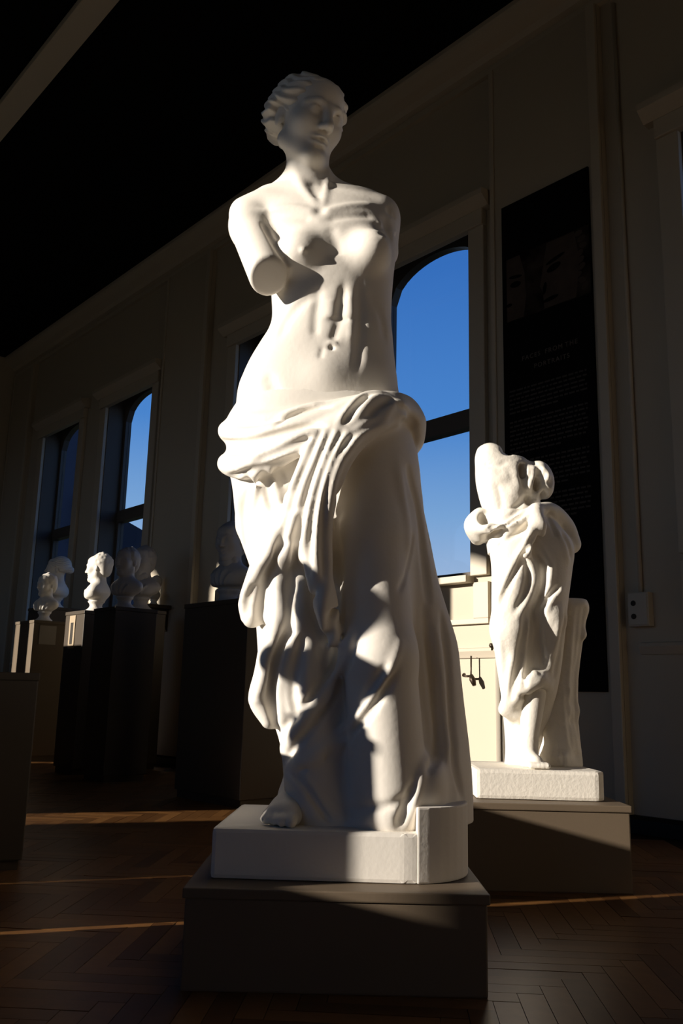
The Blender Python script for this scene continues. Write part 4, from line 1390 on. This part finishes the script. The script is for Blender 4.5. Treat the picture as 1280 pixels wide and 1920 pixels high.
def strip_mat():
    m = bpy.data.materials.new('banner_portrait_print')
    m.use_nodes = True
    nt = m.node_tree
    b = nt.nodes['Principled BSDF']
    b.inputs['Roughness'].default_value = 0.7
    b.inputs['Specular IOR Level'].default_value = 0.1
    tc = nt.nodes.new('ShaderNodeTexCoord')
    n1 = nt.nodes.new('ShaderNodeTexNoise')
    n1.inputs['Scale'].default_value = 7
    n1.inputs['Detail'].default_value = 3
    nt.links.new(tc.outputs['Object'], n1.inputs['Vector'])
    ra = nt.nodes.new('ShaderNodeValToRGB')
    ra.color_ramp.elements[0].position = 0.40
    ra.color_ramp.elements[0].color = (0.004, 0.003, 0.003, 1)
    ra.color_ramp.elements[1].position = 0.72
    ra.color_ramp.elements[1].color = (0.06, 0.045, 0.036, 1)
    nt.links.new(n1.outputs['Fac'], ra.inputs[0])
    nt.links.new(ra.outputs[0], b.inputs['Base Color'])
    return m


M_STRIP = strip_mat()
ps = bx('portrait_strip', M_STRIP, bn, -BWD / 2 + .03, BWD / 2 - .005, -0.0155, -0.014, 1.98, 2.36)
M_STRIPD = mat('banner_portrait_dark', (0.004, 0.0035, 0.003), 0.7, 0.1)
M_STRIPL = mat('banner_portrait_light', (0.10, 0.074, 0.06), 0.7, 0.1, noise=0.5, nscale=14)


def ellipse_print(cx, cz, rx, rz, m, name, yy, rot=0.0):
    b = MB()
    pts = []
    for q in range(24):
        w = 2 * math.pi * q / 24
        a, c = rx * math.cos(w), rz * math.sin(w)
        pts.append((cx + a * math.cos(rot) - c * math.sin(rot), cz + a * math.sin(rot) + c * math.cos(rot)))
    b.prism(pts, 'y', yy - 0.0004, yy)
    return b.build(name, m, ps)


MB().prism([(-0.005, 1.985), (0.19, 1.985), (0.205, 2.08), (0.215, 2.20), (0.19, 2.355), (0.02, 2.355), (0.0, 2.27), (-0.012, 2.20), (-0.03, 2.12), (-0.012, 2.08)], 'y', -0.0159, -0.0155).build('printed_face', M_STRIPL, ps)
MB().prism([(-0.25, 1.985), (-0.14, 1.985), (-0.12, 2.10), (-0.13, 2.24), (-0.16, 2.355), (-0.25, 2.355)], 'y', -0.0159, -0.0155).build('printed_face', M_STRIPL, ps)
for cx, cz, rx, rz_, rot in ((0.06, 2.20, 0.045, 0.020, 0.25), (0.07, 2.245, 0.062, 0.011, 0.25), (0.0, 2.10, 0.012, 0.035, -0.2), (0.035, 2.03, 0.05, 0.012, 0.1), (-0.19, 2.19, 0.036, 0.018, -0.1), (-0.19, 2.235, 0.045, 0.010, -0.15), (-0.235, 2.08, 0.02, 0.01, 0)):
    ellipse_print(cx, cz, rx, rz_, M_STRIPD, 'printed_feature', -0.0160, rot)
rn = random.Random(6)
for q in range(9):
    ellipse_print(0.225 + rn.uniform(-.02, .03), 2.03 + q * 0.038, 0.024, 0.016, M_STRIPL, 'printed_curl', -0.0160, rn.uniform(-1, 1))


def text_mesh(txt, size, m, parent, x, z, y, name):
    cu = bpy.data.curves.new(name, 'FONT')
    cu.body = txt
    cu.size = size
    cu.align_x = 'CENTER'
    cu.extrude = 0.0006
    cu.space_character = 1.25
    o = bpy.data.objects.new(name, cu)
    COL.objects.link(o)
    dg = bpy.context.evaluated_depsgraph_get()
    me = bpy.data.meshes.new_from_object(o.evaluated_get(dg))
    bpy.data.objects.remove(o)
    t = link(name, me, None, parent)
    me.materials.clear()
    me.materials.append(m)
    t.location = (x, y, z)
    t.rotation_euler = (math.pi / 2, 0, 0)
    return t


for wd, x, z in (('FACES', -0.098, 1.735), ('FROM', 0.045, 1.735), ('THE', 0.152, 1.735), ('PORTRAITS', 0.03, 1.672)):
    text_mesh(wd, 0.036, M_INK, bn, x, z, -0.0150, 'title_word')
rn = random.Random(2)
zz = 1.575
for para in (6, 8, 7, 6):
    b = MB()
    for li in range(para):
        x = -0.245
        end = 0.225 if li < para - 1 else rn.uniform(0.02, 0.2)
        while x < end:
            w = rn.uniform(0.012, 0.042)
            b.box(x, min(x + w, end + .01), -0.0148, -0.014, zz, zz + 0.0095)
            x += w + 0.008
        zz -= 0.0245
    b.build('small_print', M_INK2, bn, fix=False)
    zz -= 0.028

# switch box and conduit beside the banner
sb = tag(empty('socket_box', (-2.115, YW, 0.90)), 'pale double socket box on the wall right of the banner', 'socket')
bx('box', M_PLATE, sb, -0.052, 0.052, -0.045, 0.0, 0, 0.155, 0.004)
bx('face_plate', M_PLATE, sb, -0.046, 0.046, -0.049, -0.045, 0.006, 0.149, 0.002)
for z in (0.045, 0.105):
    MB().prism([(-.02 + .013 * math.cos(2 * math.pi * q / 14), z + .013 * math.sin(2 * math.pi * q / 14)) for q in range(14)], 'y', -0.0505, -0.049).build('socket_hole', M_CARDDARK, sb)
MB().tube([(-0.0, -0.014, 0.155), (-0.0, -0.014, 1.6), (-0.005, -0.014, 3.30)], 0.010, 10).build('conduit', M_TRIM, sb, smooth=True)

# hook and pull cord on the dado rail under the window
hk = tag(empty('cord_pull', (-3.10, YW - 0.035, 0.60)), 'dark metal pull cord with a small knob hanging below the dado rail', 'cord')
MB().tube([(0, -0.01, 0.185), (0, -0.012, 0.10), (0.0, -0.012, 0.07)], 0.0045, 8).build('rod', M_DARKMETAL, hk, smooth=True)
MB().tube([(0, -0.012, 0.085), (0.012, -0.014, 0.06), (0.026, -0.016, 0.03)], [0.010, 0.017, 0.010], 10).build('knob', M_DARKMETAL, hk, smooth=True)
MB().tube([(0, -0.012, 0.078), (-0.04, -0.012, 0.078), (-0.055, -0.005, 0.085)], [0.006, 0.006, 0.012], 8).build('arm', M_DARKMETAL, hk, smooth=True)
kb = tag(empty('rail_peg', (-2.97, YW - 0.03, 0.812)), 'small black peg on the dado rail beside the headless statue', 'peg')
MB().lathe([(.006, 0), (.006, .012), (.014, .016), (.017, .026), (.012, .036)], 12).build('knob', M_DARKMETAL, kb, smooth=True)

# ------------------------------------------------------------------ outside
tag(bx('lawn_outside', M_GROUND, None, -160, 120, YW + TW + .01, 220, -0.6, -0.5), kind='structure')
tag(bx('terrace_outside', M_TERRACE, None, -160, 120, -220, YO - TW - .01, -0.6, -0.5), kind='structure')  # unseen ground, added in place of pale low sky for its bounce light
ob = tag(empty('neighbour_building', (-23, 8, -0.5)), 'dark neighbouring building seen through the leftmost windows', 'building')
MB().box(-3, 3, -3.2, 0.92, 0, 12.5).build('tower', M_BRICK, ob)
MB().box(-3, 3, 0.92, 8.0, 0, 4.6).build('annexe', M_BRICK, ob)
MB().prism([(0.92, 4.6), (8.3, 2.9), (8.3, 3.0), (0.92, 5.68)], 'x', -3, 3.2).build('annexe_roof', M_ROOF, ob)
for z in (3.0, 6.0, 9.0):
    for y in (-2.2, -0.9):
        bx('window', M_ROOF, ob, 2.98, 3.03, y, y + .7, z, z + 1.5)
rn = random.Random(4)
for q, wd in enumerate(('leftmost', 'second', 'third', 'fourth', 'fifth', 'sixth', 'seventh', 'rightmost')):
    X = -80 + q * 4.6 + rn.uniform(-.3, .3)
    h = rn.uniform(4.6, 6.0)
    t = tag(empty('distant_tree', (X, 88, -0.5)), wd + ' of the far dark trees on the skyline behind the statue', 'tree', 'skyline trees')
    cl = Clay((-3, -3, 0.5), (3, 3, 7.5), 0.35)
    for j in range(9):
        cl.ell((rn.uniform(-1.0, 1.0), rn.uniform(-1.0, 1.0), h - 1.6 + rn.uniform(-1.4, .6)), rn.uniform(.8, 1.3), .4)
    link('crown', cl.mesh('crown'), M_TREE, t)
    MB().tube([(0, 0, 0), (0, 0, h - 1.5)], [.25, .15], 8).build('trunk', M_TREE, t)
